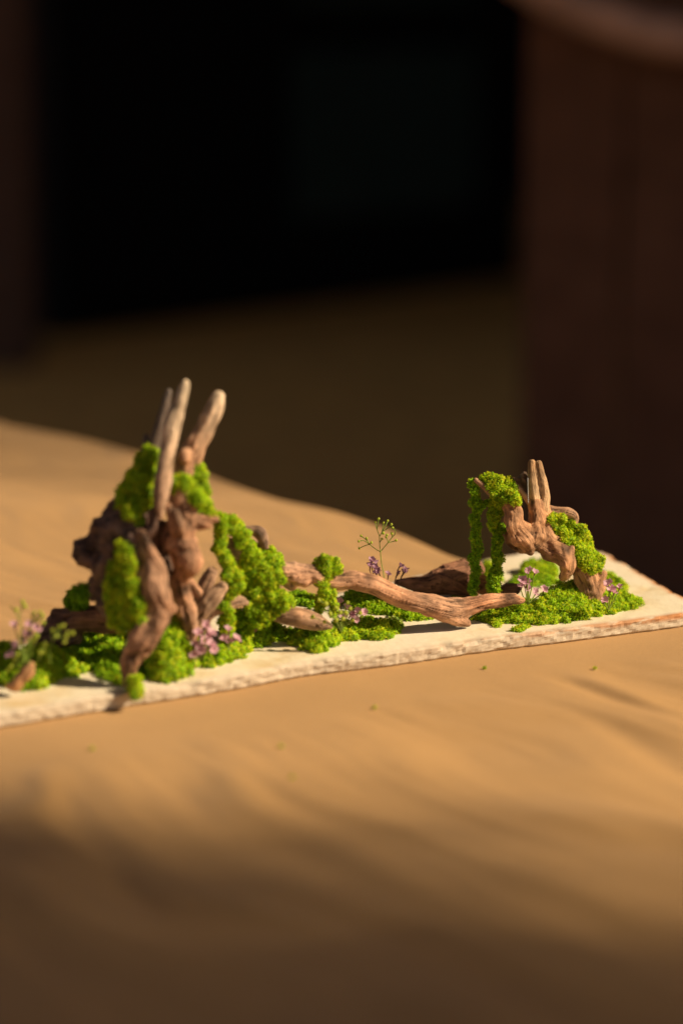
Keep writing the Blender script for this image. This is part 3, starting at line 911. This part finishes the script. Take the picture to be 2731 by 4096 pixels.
def z1(*p): return [(240 + x / 2, 1480 + y / 2) for x, y in p]
def z2(*p): return [(x / 2, 2080 + y / 2) for x, y in p]
def z3(*p): return [(640 + x / 2, 1980 + y / 2) for x, y in p]
def z4(*p): return [(1840 + x / 2, 1800 + y / 2) for x, y in p]
def z5(*p): return [(1240 + x / 2, 1980 + y / 2) for x, y in p]

# on the gnarled trunk
moss("moss_patch", "upright lime moss patch on the trunk's shoulder below the pale horn",
     lumps_wood(z1((640, 640), (740, 590), (785, 680), (772, 780), (735, 880), (745, 1000), (745, 1090), (685, 1160), (645, 1240), (560, 1205), (470, 1110), (436, 1020), (530, 870), (580, 770)), 29, RB + 10), spacing=0.00210, leaf=0.00240)
moss("moss_patch", "long drooping moss patch down the middle of the gnarled trunk",
     lumps_wood(z2((945, 150), (1010, 110), (1060, 230), (1085, 400), (1115, 560), (1178, 740), (1140, 850), (985, 897), (880, 855), (862, 700), (845, 540), (890, 330)), 28, RB + 35), spacing=0.00210, leaf=0.00240)
moss("moss_patch", "lime moss collar wrapped round the foot of the leaning brown horn",
     lumps_wood(z1((855, 965), (890, 850), (960, 845), (1030, 835), (1085, 890), (1180, 925), (1222, 1060), (1268, 1140), (1195, 1185), (1100, 1125), (1040, 1050), (985, 950), (900, 985)), 26, RB + 5)
     + lumps_wood(z1((1065, 870), (1095, 750), (1130, 738), (1175, 820), (1170, 930), (1110, 930)), 18, RB - 20), spacing=0.00180, leaf=0.00200)
moss("moss_tuft", "dark green moss tuft on the low root beside the trunk",
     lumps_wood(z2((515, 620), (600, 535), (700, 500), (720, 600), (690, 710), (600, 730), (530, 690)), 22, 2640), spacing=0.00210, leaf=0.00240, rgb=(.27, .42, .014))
# left end of the slab
moss("moss_mound", "moss mound at the slab's end round the orange bark chip",
     lumps_ground([(-140, 2600), (-140, 2740), (-40, 2745), (60, 2762), (100, 2776), (160, 2776), (205, 2745), (250, 2718), (318, 2718), (300, 2650), (240, 2598), (165, 2578), (100, 2596), (30, 2570)], 30, .33), spacing=0.00220, leaf=0.00250, floorz=ST)
moss("moss_mound", "moss bed toned dark for the shade in the hollow behind the pointed front leg",
     lumps_ground([(225, 2590), (330, 2535), (450, 2528), (600, 2545), (650, 2620), (600, 2720), (500, 2748), (420, 2740), (380, 2700), (320, 2710), (260, 2690)], 28, .6), spacing=0.00230, leaf=0.00260, floorz=ST, rgb=(.36, .53, .016))  # darker green fills the hollow in place of its shade
moss("moss_tuft", "small moss tuft hanging over the slab edge at the leg's pointed foot",
     lumps_ground([(505, 2722), (535, 2700), (562, 2716), (572, 2760), (560, 2796), (536, 2798), (515, 2776)], 17, .2) + lumps_ground([(455, 2700), (485, 2705), (492, 2750), (462, 2742)], 15, .3), spacing=0.00180, leaf=0.00200)
moss("moss_column", "tall upright column of lime moss between the front leg and the pink flowers",
     lumps_ground([(705, 2425), (660, 2445), (635, 2490), (600, 2530), (585, 2610), (592, 2680), (612, 2728), (655, 2742), (705, 2732), (762, 2706), (785, 2650), (775, 2560), (790, 2465), (765, 2440), (735, 2458)], 27, .18), spacing=0.00210, leaf=0.00240)
moss("moss_mound", "moss bed beneath the first cluster of pink flowers",
     lumps_ground([(745, 2690), (760, 2640), (790, 2610), (850, 2590), (900, 2560), (960, 2570), (985, 2620), (972, 2645), (938, 2652), (890, 2668), (840, 2682), (790, 2672), (755, 2704)], 28, .3), spacing=0.00180, leaf=0.00200, floorz=ST)
# middle
moss("moss_strand", "thin moss strand trailing down from the trunk's outstretched arm to the ground",
     lumps_strand([(868, 2062, 2660, 16), (884, 2090, 2650, 28), (884, 2140, 2640, 31), (880, 2190, 2636, 30), (892, 2230, 2634, 30), (915, 2275, 2632, 34), (928, 2330, 2630, 41), (928, 2365, 2630, 34), (905, 2395, 2630, 30), (905, 2440, 2630, 34), (906, 2500, 2630, 34), (910, 2560, 2630, 32)]), spacing=0.00170, leaf=0.00190)
moss("moss_strand", "moss strand running over the curled driftwood knot",
     lumps_strand([(898, 2082, 2640, 25), (920, 2085, 2632, 34), (948, 2112, 2620, 39), (960, 2150, 2614, 39), (975, 2180, 2612, 30), (1000, 2205, 2612, 34), (1015, 2230, 2612, 39)]), spacing=0.00170, leaf=0.00190)
moss("moss_cascade", "broad thick moss cascade pouring down from the driftwood knot",
     lumps_wood(z3((650, 500), (700, 430), (790, 445), (890, 415), (970, 495), (985, 560), (960, 590), (1015, 655), (1000, 715), (945, 740), (1030, 800), (1090, 880), (1010, 895), (910, 905), (905, 985), (850, 1010), (780, 985), (700, 900), (645, 770)), 25, 2608, .5)
     + lumps_row(z3((650, 640), (760, 600), (870, 680), (900, 800), (1040, 830), (1090, 890), (1000, 920), (900, 990), (840, 1060), (760, 1060), (700, 960)), 25, 2612), spacing=0.00170, leaf=0.00190)
moss("moss_mound", "moss bed at the foot of the cascade beside the oval driftwood piece",
     lumps_ground(z3((480, 1010), (560, 940), (640, 905), (720, 960), (900, 990), (960, 1050), (1020, 1130), (960, 1200), (880, 1190), (830, 1236), (740, 1240), (660, 1310), (560, 1240), (500, 1120)), 28, .2), spacing=0.00170, leaf=0.00190, floorz=ST)
moss("moss_mound", "low front moss mound below the oval driftwood piece, at the slab's edge",
     lumps_ground([(1090, 2512), (1180, 2515), (1280, 2510), (1340, 2485), (1400, 2488), (1465, 2472), (1530, 2478), (1590, 2485), (1612, 2510), (1588, 2545), (1530, 2580), (1465, 2570), (1370, 2582), (1275, 2630), (1190, 2604), (1130, 2575), (1080, 2560)], 28, .42), spacing=0.00170, leaf=0.00190, floorz=ST, dry=.01)
moss("moss_tuft", "dry pale grass-like moss tuft at the tip of the low front mound",
     lumps_ground([(1530, 2490), (1560, 2470), (1600, 2478), (1614, 2508), (1590, 2530), (1550, 2520)], 14, .6), spacing=0.00180, leaf=0.00200, rgb=(.36, .46, .09), dry=.35)
moss("moss_mound", "shaded moss mound lying behind and under the wavy branch",
     lumps_ground([(1345, 2395), (1395, 2360), (1490, 2368), (1560, 2400), (1610, 2425), (1720, 2440), (1780, 2480), (1700, 2490), (1620, 2500), (1560, 2478), (1440, 2462), (1365, 2430)], 26, .5), spacing=0.00180, leaf=0.00200, floorz=ST, rgb=(.38, .55, .016))  # green lowered to carry the shadow under the branch
moss("moss_mound", "small dark moss mound in the gap between cascade and collar",
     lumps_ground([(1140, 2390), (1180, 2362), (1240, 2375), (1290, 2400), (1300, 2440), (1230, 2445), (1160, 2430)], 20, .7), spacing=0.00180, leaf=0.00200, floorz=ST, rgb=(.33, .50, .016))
moss("moss_collar", "moss collar wrapped round the wavy branch with two trailing ends",
     lumps_strand([(1318, 2245, 2574, 30), (1292, 2258, 2576, 41), (1278, 2290, 2578, 37), (1285, 2325, 2578, 34), (1300, 2352, 2576, 32), (1300, 2385, 2574, 30), (1283, 2410, 2572, 28), (1278, 2445, 2570, 23)], .55)
     + lumps_strand([(1330, 2262, 2572, 34), (1312, 2290, 2576, 32)], .6) + lumps_strand([(1312, 2375, 2574, 23), (1330, 2405, 2574, 28), (1338, 2435, 2572, 23), (1330, 2455, 2572, 16)], .6)
     + lumps_strand([(1290, 2262, 2556, 30), (1320, 2262, 2556, 30)], .6), spacing=0.00160, leaf=0.00180, dry=.03)
# right
moss("moss_mound", "broad plump moss mound under the hand-shaped driftwood arch",
     lumps_ground(z4((100, 1345), (180, 1300), (330, 1285), (490, 1260), (530, 1190), (690, 1135), (720, 1080), (830, 1050), (950, 1060), (1050, 1120), (1160, 1090), (1260, 1130), (1340, 1150), (1440, 1195), (1458, 1250), (1400, 1292), (1300, 1315), (1100, 1352), (1000, 1382), (800, 1412), (620, 1424), (560, 1390), (440, 1390), (330, 1400), (220, 1392)), 28, .38) + lumps_ground(z4((80, 1310), (330, 1265), (540, 1235), (640, 1300), (610, 1415), (420, 1410), (240, 1412), (100, 1375)), 24, .4), spacing=0.00160, leaf=0.00180, floorz=ST)
moss("moss_tuft", "little moss tail creeping forward from the broad mound over the slab",
     lumps_ground(z4((545, 1370), (560, 1420), (500, 1462), (420, 1474), (388, 1468), (440, 1428), (490, 1400)), 11, .8), spacing=0.00160, leaf=0.00180)
moss("moss_tuft", "short moss drip at the slab end of the mound by the branch's foot",
     lumps_ground(z4((240, 1380), (330, 1380), (320, 1420), (285, 1438), (265, 1410)), 12, .5), spacing=0.00160, leaf=0.00180)
moss("moss_mound", "bright round moss cushion behind the arch at the slab's far edge",
     lumps_ground(z4((470, 960), (500, 910), (580, 876), (680, 866), (760, 900), (790, 970), (760, 1060), (600, 1080), (480, 1060)), 22, .5), spacing=0.00180, leaf=0.00200, floorz=ST)
moss("moss_mound", "dark low moss bed in the shade of the arch",
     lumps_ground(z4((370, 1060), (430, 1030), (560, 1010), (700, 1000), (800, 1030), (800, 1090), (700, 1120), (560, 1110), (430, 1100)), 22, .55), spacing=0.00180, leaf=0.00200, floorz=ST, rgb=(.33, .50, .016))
moss("moss_mound", "small bright moss cushion seen between the two hanging vines",
     lumps_ground(z4((160, 960), (180, 900), (240, 890), (330, 970), (345, 1070), (240, 1080), (170, 1040)), 18, .4), spacing=0.00180, leaf=0.00200, floorz=ST)
moss("moss_mound", "moss ridge climbing behind the arch's base on the slab's right side",
     lumps_ground(z4((1130, 1000), (1180, 975), (1250, 1005), (1330, 1075), (1345, 1160), (1240, 1180), (1160, 1130)), 20, .6), spacing=0.00170, leaf=0.00190, floorz=ST)
moss("moss_patch", "moss blanket draped down the back of the hand-shaped arch",
     lumps_wood(z4((675, 525), (760, 508), (850, 532), (925, 592), (1000, 612), (1045, 720), (1085, 825), (1140, 840), (1158, 890), (1115, 965), (1105, 1005), (1025, 995), (955, 935), (915, 880), (900, 765), (800, 745), (740, 650)), 19, RA + 6, .4), spacing=0.00160, leaf=0.00180, rgb=(.48, .63, .02))
moss("moss_patch", "moss pad hung over the thin twig of the arch above the vines",
     lumps_wood(z4((138, 215), (230, 180), (330, 215), (395, 220), (455, 300), (500, 430), (440, 440), (370, 425), (330, 520), (285, 580), (200, 555), (240, 450), (245, 340), (170, 250)), 18, RA + 12, .4), spacing=0.00160, leaf=0.00180, rgb=(.48, .63, .02))
moss("moss_vine", "longer dark moss vine hanging from the tip of the arch's twig",
     lumps_strand([(1898, 1925, RA + 4, 17), (1893, 1950, RA + 4, 21), (1903, 1990, RA + 4, 23), (1904, 2040, RA + 4, 23), (1902, 2090, RA + 4, 21), (1904, 2140, RA + 4, 25), (1906, 2180, RA + 4, 25), (1902, 2230, RA + 4, 23), (1900, 2280, RA + 4, 22), (1898, 2325, RA + 4, 24), (1890, 2370, RA + 6, 20)])
     + lumps_strand([(1904, 2020, RA + 4, 14), (1932, 2022, RA + 6, 15), (1945, 2012, RA + 8, 12)]), spacing=0.00170, leaf=0.00190, rgb=(.33, .50, .016))  # shade from the arch put into the vine's colour
moss("moss_vine", "shorter moss vine hanging below the moss pad beside the arch",
     lumps_strand([(1978, 2070, RA + 8, 20), (1982, 2100, RA + 8, 25), (1990, 2140, RA + 8, 27), (1988, 2180, RA + 8, 25), (1984, 2220, RA + 8, 25), (1990, 2260, RA + 8, 27), (1984, 2300, RA + 8, 27), (1976, 2340, RA + 8, 27), (1974, 2372, RA + 8, 24)]), spacing=0.00170, leaf=0.00190, rgb=(.36, .53, .016))
moss("moss_tuft", "small moss tuft at the foot of the longer hanging vine",
     lumps_ground(z4((-70, 1170), (-40, 1110), (10, 1050), (60, 1060), (55, 1130), (20, 1180), (120, 1140), (150, 1165), (60, 1210), (-40, 1215)), 16, .3), spacing=0.00170, leaf=0.00190)
# loose crumbs on the cloth
def crumb(sx, sy, lab):
    p = G(sx, sy, 0.0007)
    moss("moss_crumb", lab, [(p, .0006), (p + Vector((.0009, .0003, 0)), .0005)], cat="moss", group="loose moss crumbs on the cloth", spacing=.0009, leaf=.0010, rgb=(.52, .60, .04))
for sx, sy in ((2376, 2672), (1935, 2672), (1495, 2830), (1120, 2985), (1165, 3110), (365, 2995)):
    crumb(sx, sy, "tiny loose moss crumb on the ochre cloth in front of the slab")

# ------------------------------------------------------------------ flowers
def petal_mesh(name, L, W, m):
    """a notched fan petal lying along +X, rising a little"""
    rows = []
    prof = [(0, .14), (.3, .40), (.6, .72), (.85, .95), (1.0, .86)]
    V = []
    for (t, w) in prof:
        for k in (-1, -.5, 0, .5, 1):
            notch = -0.14 * L * (1 - abs(k)) if t == 1.0 else 0
            zz = L * (0.55 * t - 0.35 * t * t) + W * .12 * abs(k) * t - W * .05 * (k in (-.5, .5)) * t
            V.append((L * t + notch - .08 * L * t * k * k, k * W * w * .5, zz))
    F = []
    for a in range(len(prof) - 1):
        for k in range(4):
            F.append([a * 5 + k, (a + 1) * 5 + k, (a + 1) * 5 + k + 1, a * 5 + k + 1])
    me = bpy.data.meshes.new(name); me.from_pydata(V, [], F); me.materials.append(m)
    me.polygons.foreach_set("use_smooth", [True] * len(F))
    return me
def tube_data(name, r0, r1, L, m, seg=8):
    V, F = [], []
    for j, (z, r) in enumerate(((-L, r0 * .6), (-L * .7, r0), (-L * .35, r0 * .85), (0, r1))):
        for k in range(seg):
            a = k / seg * 2 * math.pi
            V.append((r * math.cos(a), r * math.sin(a), z))
    for j in range(3):
        for k in range(seg):
            F.append([j * seg + k, j * seg + (k + 1) % seg, (j + 1) * seg + (k + 1) % seg, (j + 1) * seg + k])
    F.append(list(range(seg - 1, -1, -1)))
    me = bpy.data.meshes.new(name); me.from_pydata(V, [], F); me.materials.append(m)
    me.polygons.foreach_set("use_smooth", [True] * len(F))
    return me
PU = 1 / 6083.0
PET = {c: [petal_mesh("petal", 22 * PU * s, 20 * PU * s, M[c]) for s in (.85, 1.0, 1.1)] for c in ('pink', 'purple')}
CAL = tube_data("floret_tube", 3.2 * PU, 4.2 * PU, 20 * PU, M['calyx'])
def path_mesh(segs, rad, m, name, parent):
    VV, FF, n = [], [], 0
    for pts, r in segs:
        c = catmull([(p.x, p.y, p.z, r) for p in pts], 0.003)
        V, F, *_ = tube_mesh(c, 6, 1, 0)
        VV.append(V); FF += [[i + n for i in f] for f in F]; n += len(V)
    return mesh_obj(name, np.concatenate(VV), FF, m, parent)
def sprig(label, base_px, row, florets, c='pink', openness=1.0, size=1.0, group=None):
    root = P(base_px[0], base_px[1], row)
    t = empty("flower_sprig", root, label, "flower", group)
    segs = []
    for (sx, sy) in florets:
        p = P(sx, sy, row + random.uniform(-8, 8))
        v = (p - root)
        if v.length < 1e-5: v = Vector((0, 0, .001))
        dirn = (v.normalized() * .7 + Vector((random.uniform(-.3, .6), -random.uniform(.4, 1.1), random.uniform(.1, .6)))).normalized()
        f = bpy.data.objects.new("floret", CAL); col.objects.link(f)
        f.parent = t; f.location = p - root
        f.rotation_mode = 'QUATERNION'
        f.rotation_quaternion = dirn.to_track_quat('Z', 'Y')
        sc = random.uniform(.85, 1.12) * size
        f.scale = (sc,) * 3
        a0 = random.uniform(0, 6)
        for k in range(5):
            q = bpy.data.objects.new("petal", random.choice(PET[c])); col.objects.link(q)
            q.parent = f
            q.rotation_euler = (random.uniform(-.2, .2), random.uniform(-.75, -.15) / openness, a0 + k * 2 * math.pi / 5 + random.uniform(-.15, .15))
        tail = p - dirn * 19 * PU * sc
        segs.append(([root, (root + tail) / 2 + Vector((random.uniform(-1, 1), random.uniform(-1, 1), 0)) * .001, tail], 0.00035))
    path_mesh(segs, .0004, M['stem'] if c == 'pink' else M['calyx'], "stem", t)
    return t
sprig("pink lilac flower sprig at the tip of the wavy branch", (2110, 2420), 2482, [(2112, 2284), (2140, 2292), (2092, 2322), (2086, 2348), (2113, 2358), (2142, 2372), (2176, 2362), (2105, 2335)])
sprig("pink lilac flower sprig at the base of the arch on the broad mound", (2435, 2440), 2484, [(2430, 2337), (2442, 2362), (2476, 2352), (2417, 2405), (2455, 2372)])
sprig("pink flower sprig with green buds in front, beside the moss collar", (1390, 2500), 2560, [(1360, 2415), (1345, 2440), (1385, 2436), (1402, 2460), (1430, 2450), (1456, 2452), (1405, 2476), (1342, 2462), (1375, 2470), (1420, 2480)])
sprig("large pink flower sprig between the moss column and the thin moss strand", (805, 2640), 2690, [(822, 2508), (848, 2532), (835, 2548), (792, 2542), (780, 2582), (802, 2602), (842, 2582), (776, 2622), (815, 2570), (795, 2625), (850, 2600)], size=1.1)
sprig("small pink floret group at the foot of the thin moss strand", (915, 2600), 2665, [(915, 2526), (899, 2560), (940, 2556), (915, 2570)], size=1.05)
sprig("mauve flower sprig among the tall buds at the slab's end", (100, 2695), 2762, [(58, 2505), (120, 2505), (142, 2516), (96, 2540), (115, 2546), (90, 2566), (60, 2590), (46, 2625)])
sprig("purple flower sprig standing behind the wavy branch at the tall bud stalk", (1525, 2390), 2455, [(1488, 2245), (1480, 2270), (1500, 2276), (1515, 2290), (1552, 2302), (1505, 2300)], 'purple', .7)
sprig("dark closed purple flower behind the wavy branch, beside the broad dark branch", (1580, 2380), 2440, [(1597, 2268), (1620, 2283), (1612, 2296), (1588, 2300)], 'purple', .45)

# ------------------------------------------------------------------ bud plants
def bud_data():
    V, F = [], []
    seg = 8
    prof = [(-1.2, .25), (-.9, .62), (-.3, 1.0), (.3, .95), (.8, .55), (1.1, .12)]
    for z, r in prof:
        for k in range(seg):
            a = k / seg * 2 * math.pi
            V.append((r * math.cos(a), r * math.sin(a), z))
    for j in range(len(prof) - 1):
        for k in range(seg):
            F.append([j * seg + k, j * seg + (k + 1) % seg, (j + 1) * seg + (k + 1) % seg, (j + 1) * seg + k])
    F.append(list(range(seg - 1, -1, -1))); F.append([(len(prof) - 1) * seg + k for k in range(seg)])
    me = bpy.data.meshes.new("bud"); me.from_pydata(V, [], F); me.materials.append(M['bud'])
    me.polygons.foreach_set("use_smooth", [True] * len(F))
    return me
BUD = bud_data()
def bud_plant(label, row, base, paths, buds, conv, rs=5.0, thick=1.8):
    b0 = conv(base)[0]
    root = P(b0[0], b0[1], row)
    t = empty("bud_plant", root, label, "plant")
    segs = []
    for pl in paths:
        segs.append(([P(x, y, row + 3 * math.sin(x)) for x, y in conv(*pl)] if len(pl) > 1 else [], thick * PU))
    path_mesh([s for s in segs if s[0]], .0003, M['stem'], "stem", t)
    for (x, y) in conv(*buds):
        p = P(x, y, row + 3 * math.sin(x))
        o = bpy.data.objects.new("bud", BUD); col.objects.link(o)
        o.parent = t; o.location = p - root
        s = rs * PU * random.uniform(.85, 1.2)
        o.scale = (s, s, s)
        o.rotation_euler = (random.uniform(-.6, .6), random.uniform(-.6, .6), 0)
bud_plant("tall thin bud plant with branching stalk rising behind the wavy branch", 2455, (600, 840),
          [[(600, 840), (590, 650), (570, 540), (562, 455)], [(562, 455), (556, 390), (555, 330)], [(555, 330), (535, 275), (520, 220)], [(535, 275), (542, 230), (548, 192)],
           [(555, 330), (575, 295), (587, 225)], [(575, 295), (600, 255), (620, 207)], [(580, 290), (610, 275), (650, 238)], [(562, 455), (595, 415), (625, 380)], [(625, 380), (655, 375), (688, 363)],
           [(625, 380), (655, 340), (680, 310), (678, 280), (660, 264)], [(625, 380), (615, 350), (608, 335)], [(562, 455), (520, 430), (475, 395)], [(475, 395), (440, 405), (393, 426)],
           [(475, 395), (430, 365), (390, 370)], [(475, 395), (450, 360), (408, 328)], [(475, 395), (490, 381)], [(465, 380), (452, 346)], [(655, 340), (654, 310)], [(556, 380), (574, 352)], [(575, 295), (586, 306)]],
          [(520, 217), (548, 190), (587, 221), (620, 206), (650, 235), (660, 263), (654, 308), (688, 362), (608, 336), (574, 351), (586, 305), (490, 380), (452, 345), (408, 326), (390, 370), (393, 426), (615, 320)], z5)
bud_plant("low bud plant leaning over the moss mound with the bark chip", 2788, (400, 1150),
          [[(400, 1150), (400, 1040), (425, 960), (440, 925)], [(425, 960), (415, 920), (422, 885)], [(430, 940), (455, 900), (475, 862)], [(455, 900), (490, 870), (508, 845)], [(430, 945), (490, 930), (540, 902)], [(490, 930), (515, 968)], [(500, 925), (580, 906)],
           [(230, 1150), (190, 1040), (160, 960), (155, 900)], [(240, 1140), (250, 1060), (290, 925)], [(300, 1130), (340, 1040), (360, 990)], [(120, 1180), (140, 1080)]],
          [(422, 885), (475, 862), (508, 845), (448, 926), (540, 902), (515, 975), (580, 906), (530, 935), (290, 925), (360, 992), (350, 1050), (270, 960), (140, 1075), (90, 1170), (60, 1200), (120, 1110), (320, 1060)], z2, 8.0, 2.6)
bud_plant("tall faint bud plant standing among the mauve flowers at the slab's end", 2766, (195, 1240),
          [[(195, 1240), (190, 1060), (170, 850), (130, 750), (85, 690)], [(150, 790), (170, 720), (180, 655)], [(172, 705), (200, 690)], [(185, 1000), (240, 880), (260, 770)], [(250, 830), (300, 770), (320, 735)], [(300, 770), (340, 790), (345, 820)], [(250, 830), (300, 800)], [(260, 770), (275, 740)]],
          [(180, 655), (200, 690), (320, 735), (345, 820), (300, 800), (340, 765), (262, 765), (130, 720), (275, 740)], z2, 7.0, 2.2)
bud_plant("low bud plant in front of the pink sprig beside the moss collar", 2615, (250, 1100),
          [[(250, 1100), (200, 1000), (100, 910)], [(250, 1100), (260, 950), (300, 860)], [(200, 1000), (130, 890), (70, 840)], [(250, 1060), (205, 905)], [(255, 1020), (285, 940)], [(260, 1060), (400, 945)], [(230, 1060), (120, 1010)], [(240, 1080), (20, 975)], [(250, 1090), (320, 910)]],
          [(70, 840), (125, 870), (205, 905), (300, 862), (285, 942), (400, 945), (210, 1000), (115, 1015), (20, 975), (320, 910), (340, 1000), (260, 990), (160, 950), (240, 940)], z5, 8.0, 2.2)

# ------------------------------------------------------------------ small things
wood_thing("bark_chip", "orange brown bark chip propped on the moss at the slab's end", [
    [(32, 2742, 2788, 14), (58, 2748, 2788, 22), (80, 2715, 2788, 26), (108, 2685, 2786, 30), (122, 2655, 2784, 20)]], (70, 2770), "bark", vox=0.0009, gnarl=0.0020, seed=50, rgb=(0.46, 0.235, 0.105))
def thread():
    p0, p1 = P(2110, 1912, RA + 4), P(2112, 2012, RA + 8)
    t = empty("silver_thread", p1, "thin silver beaded thread hanging beside the split upright stub", "thread")
    path_mesh([([p0, (p0 + p1) / 2, p1], .00022)], .0002, M['silver'], "cord", t)
    n = 12
    for i in range(n):
        p = p0.lerp(p1, (i + .5) / n)
        bm = bmesh.new(); bmesh.ops.create_icosphere(bm, subdivisions=1, radius=.00036)
        vs = [tuple(v.co + p) for v in bm.verts]; fs = [[v.index for v in f.verts] for f in bm.faces]; bm.free()
        mesh_obj("bead", vs, fs, M['silver'], t)
thread()

# ------------------------------------------------------------------ blurred background
def bgx(dx, Z): return (dx - 784) / 5553.0 * Z
def floor_at(dx, dy): return G(dx * SW / 1568, dy * SW / 1568, FZ)
cA, cB = floor_at(140, 775), floor_at(1195, 640)
ang = math.atan2(cB.y - cA.y, cB.x - cA.x)
wid = math.hypot(cB.x - cA.x, cB.y - cA.y)
cab = empty("black_cabinet", cA, "tall black cabinet with dark glass panels, out of focus behind the table", "cabinet")
cab.rotation_euler = (0, 0, ang)
def cbox(name, lo, hi, m, par=cab, bev=.01):
    o = box(name, lo, hi, m, None, bev, base=(0, 0, 0)); o.parent = par; return o
cbox("body", (0, 0, 0), (wid, .55, 2.0), M['black'])
cbox("glass_panel", (wid * .46, -.02, .30), (wid * .88, .02, .86), M['glass'])
cbox("glass_panel", (wid * .46, -.02, 1.02), (wid * .88, .02, 1.60), M['glass'])
pf = floor_at(70, 850)
o = box("wooden_post", (pf.x - .8, pf.y, FZ), (pf.x + .01, pf.y + .2, 2.6), M['redwood'], None, .01, base=pf)
tag(o, "dark reddish wooden post left of the black cabinet", "post")
Z0 = 4.2
x0 = bgx(1205, Z0 + CAM.y * 0) 
yb = Z0 - 1.53
o = empty("wooden_screen", (x0 + .4, yb, FZ), "dark red brown board screen beyond the table beside the black cabinet", "screen")
for i in range(4):
    a = x0 + i * .17
    box("board", (a, yb + (.004 if i % 2 else 0), FZ), (a + .165, yb + .03, 1.9), M['redwood'], o, .003)
def rail():
    pts = [(1150, -90), (1290, 0), (1400, 45), (1500, 78), (1650, 100), (1800, 110)]
    Y = yb - .12
    W = []
    for dx, dy in pts:
        d = ray(dx * SW / 1568, dy * SW / 1568); p = CAM + d * ((Y - CAM.y) / d.y)
        W.append((p.x, p.y, p.z, .034))
    c = catmull(W, .02)
    V, F, *_ = tube_mesh(c, 14, 3, .03)
    o = mesh_obj("curved_rail", V, F, M['rail'], None, W[2][:3])
    tag(o, "pale brown curved rail across the top of the dark board screen", "rail")
rail()

# ------------------------------------------------------------------ unseen roofs, wall and hedges put in to shade the place
jamb_y = 0.0
def along_sun(p, xplane):
    t = (xplane - p.x) / sdir.x
    return p + sdir * t
far = along_sun(Vector((-0.33, 0.95, 0)), 6.0)
tag(box("sky_blocker", (-4.0, -4.0, 2.9), (2.6, 3.2, 3.0), M['plaster']), kind='structure')  # added out of view to cut the sky light on the table
tag(box("sky_blocker_rear", (-4.0, 5.2, 2.3), (4.0, 10.55, 2.4), M['plaster']), kind='structure')  # added out of view to darken the far floor
tag(box("sun_blocker", (6.0, far.y, FZ - .02), (6.15, 14, 8.5), M['plaster']), kind='structure')  # unseen wall added to keep the sun off the background
def hedge(X, y0, y1, back, N, label):
    """unseen leafy hedge, leaf density shaped so its shade on the table thickens from y0 (none) to y1 (full) and goes on to back"""
    q0 = along_sun(Vector((0, y0, 0)), X); q1 = along_sun(Vector((0, y1, 0)), X); qb = along_sun(Vector((0, back, 0)), X)
    t = empty("shade_hedge", (X, (q1.y + qb.y) / 2, FZ), label, "hedge")
    k = np.arange(N * 2)
    y = q0.y + (qb.y - q0.y) * RNG.uniform(0, 1, N)
    e = (y - q0.y) / (q1.y - q0.y)
    keep = RNG.uniform(0, 1, N) < np.clip(e, 0, 1) ** 1.2
    y = y[keep]; n = len(y)
    dx = RNG.uniform(-.25, .25, n)
    c = np.c_[X + dx, y + dx * sdir.y / sdir.x, RNG.uniform(FZ + .1, q0.z + 1.0, n)]
    d = RNG.normal(0, 1, (n, 3)); d /= np.linalg.norm(d, axis=1)[:, None]
    w = np.cross(d, RNG.normal(0, 1, (n, 3))); w /= np.linalg.norm(w, axis=1)[:, None]
    L = RNG.uniform(.06, .10, n)[:, None]
    V = np.stack([c - d * L / 2, c + w * L * .3, c + d * L / 2, c - w * L * .3], 1).reshape(-1, 3)
    f = mesh_obj("foliage", V, np.arange(n * 4).reshape(-1, 4), M['leaf'], t, smooth=False)
    f['kind'] = 'stuff'
    for k in range(4):
        yy = q1.y + (qb.y - q1.y) * (k + .5) / 4
        pth = catmull([(X, yy, FZ, .03), (X + .05, yy + .03, .3, .024), (X - .03, yy - .02, 2.4, .016), (X, yy, q0.z + .8, .007)], .1)
        V, F, *_ = tube_mesh(pth, 8, k, .1)
        mesh_obj("stem", V, F, M['oak'], t)
hedge(5.6, -0.28, -0.76, -1.8, 52000, "unseen tall leafy hedge whose shade falls on the near part of the table")
hedge(5.4, 0.38, 1.20, 1.7, 26000, "tall leafy hedge beside the side wall, shading the table's far corner")  # foliage added out of view for a gradual dimming of the cloth
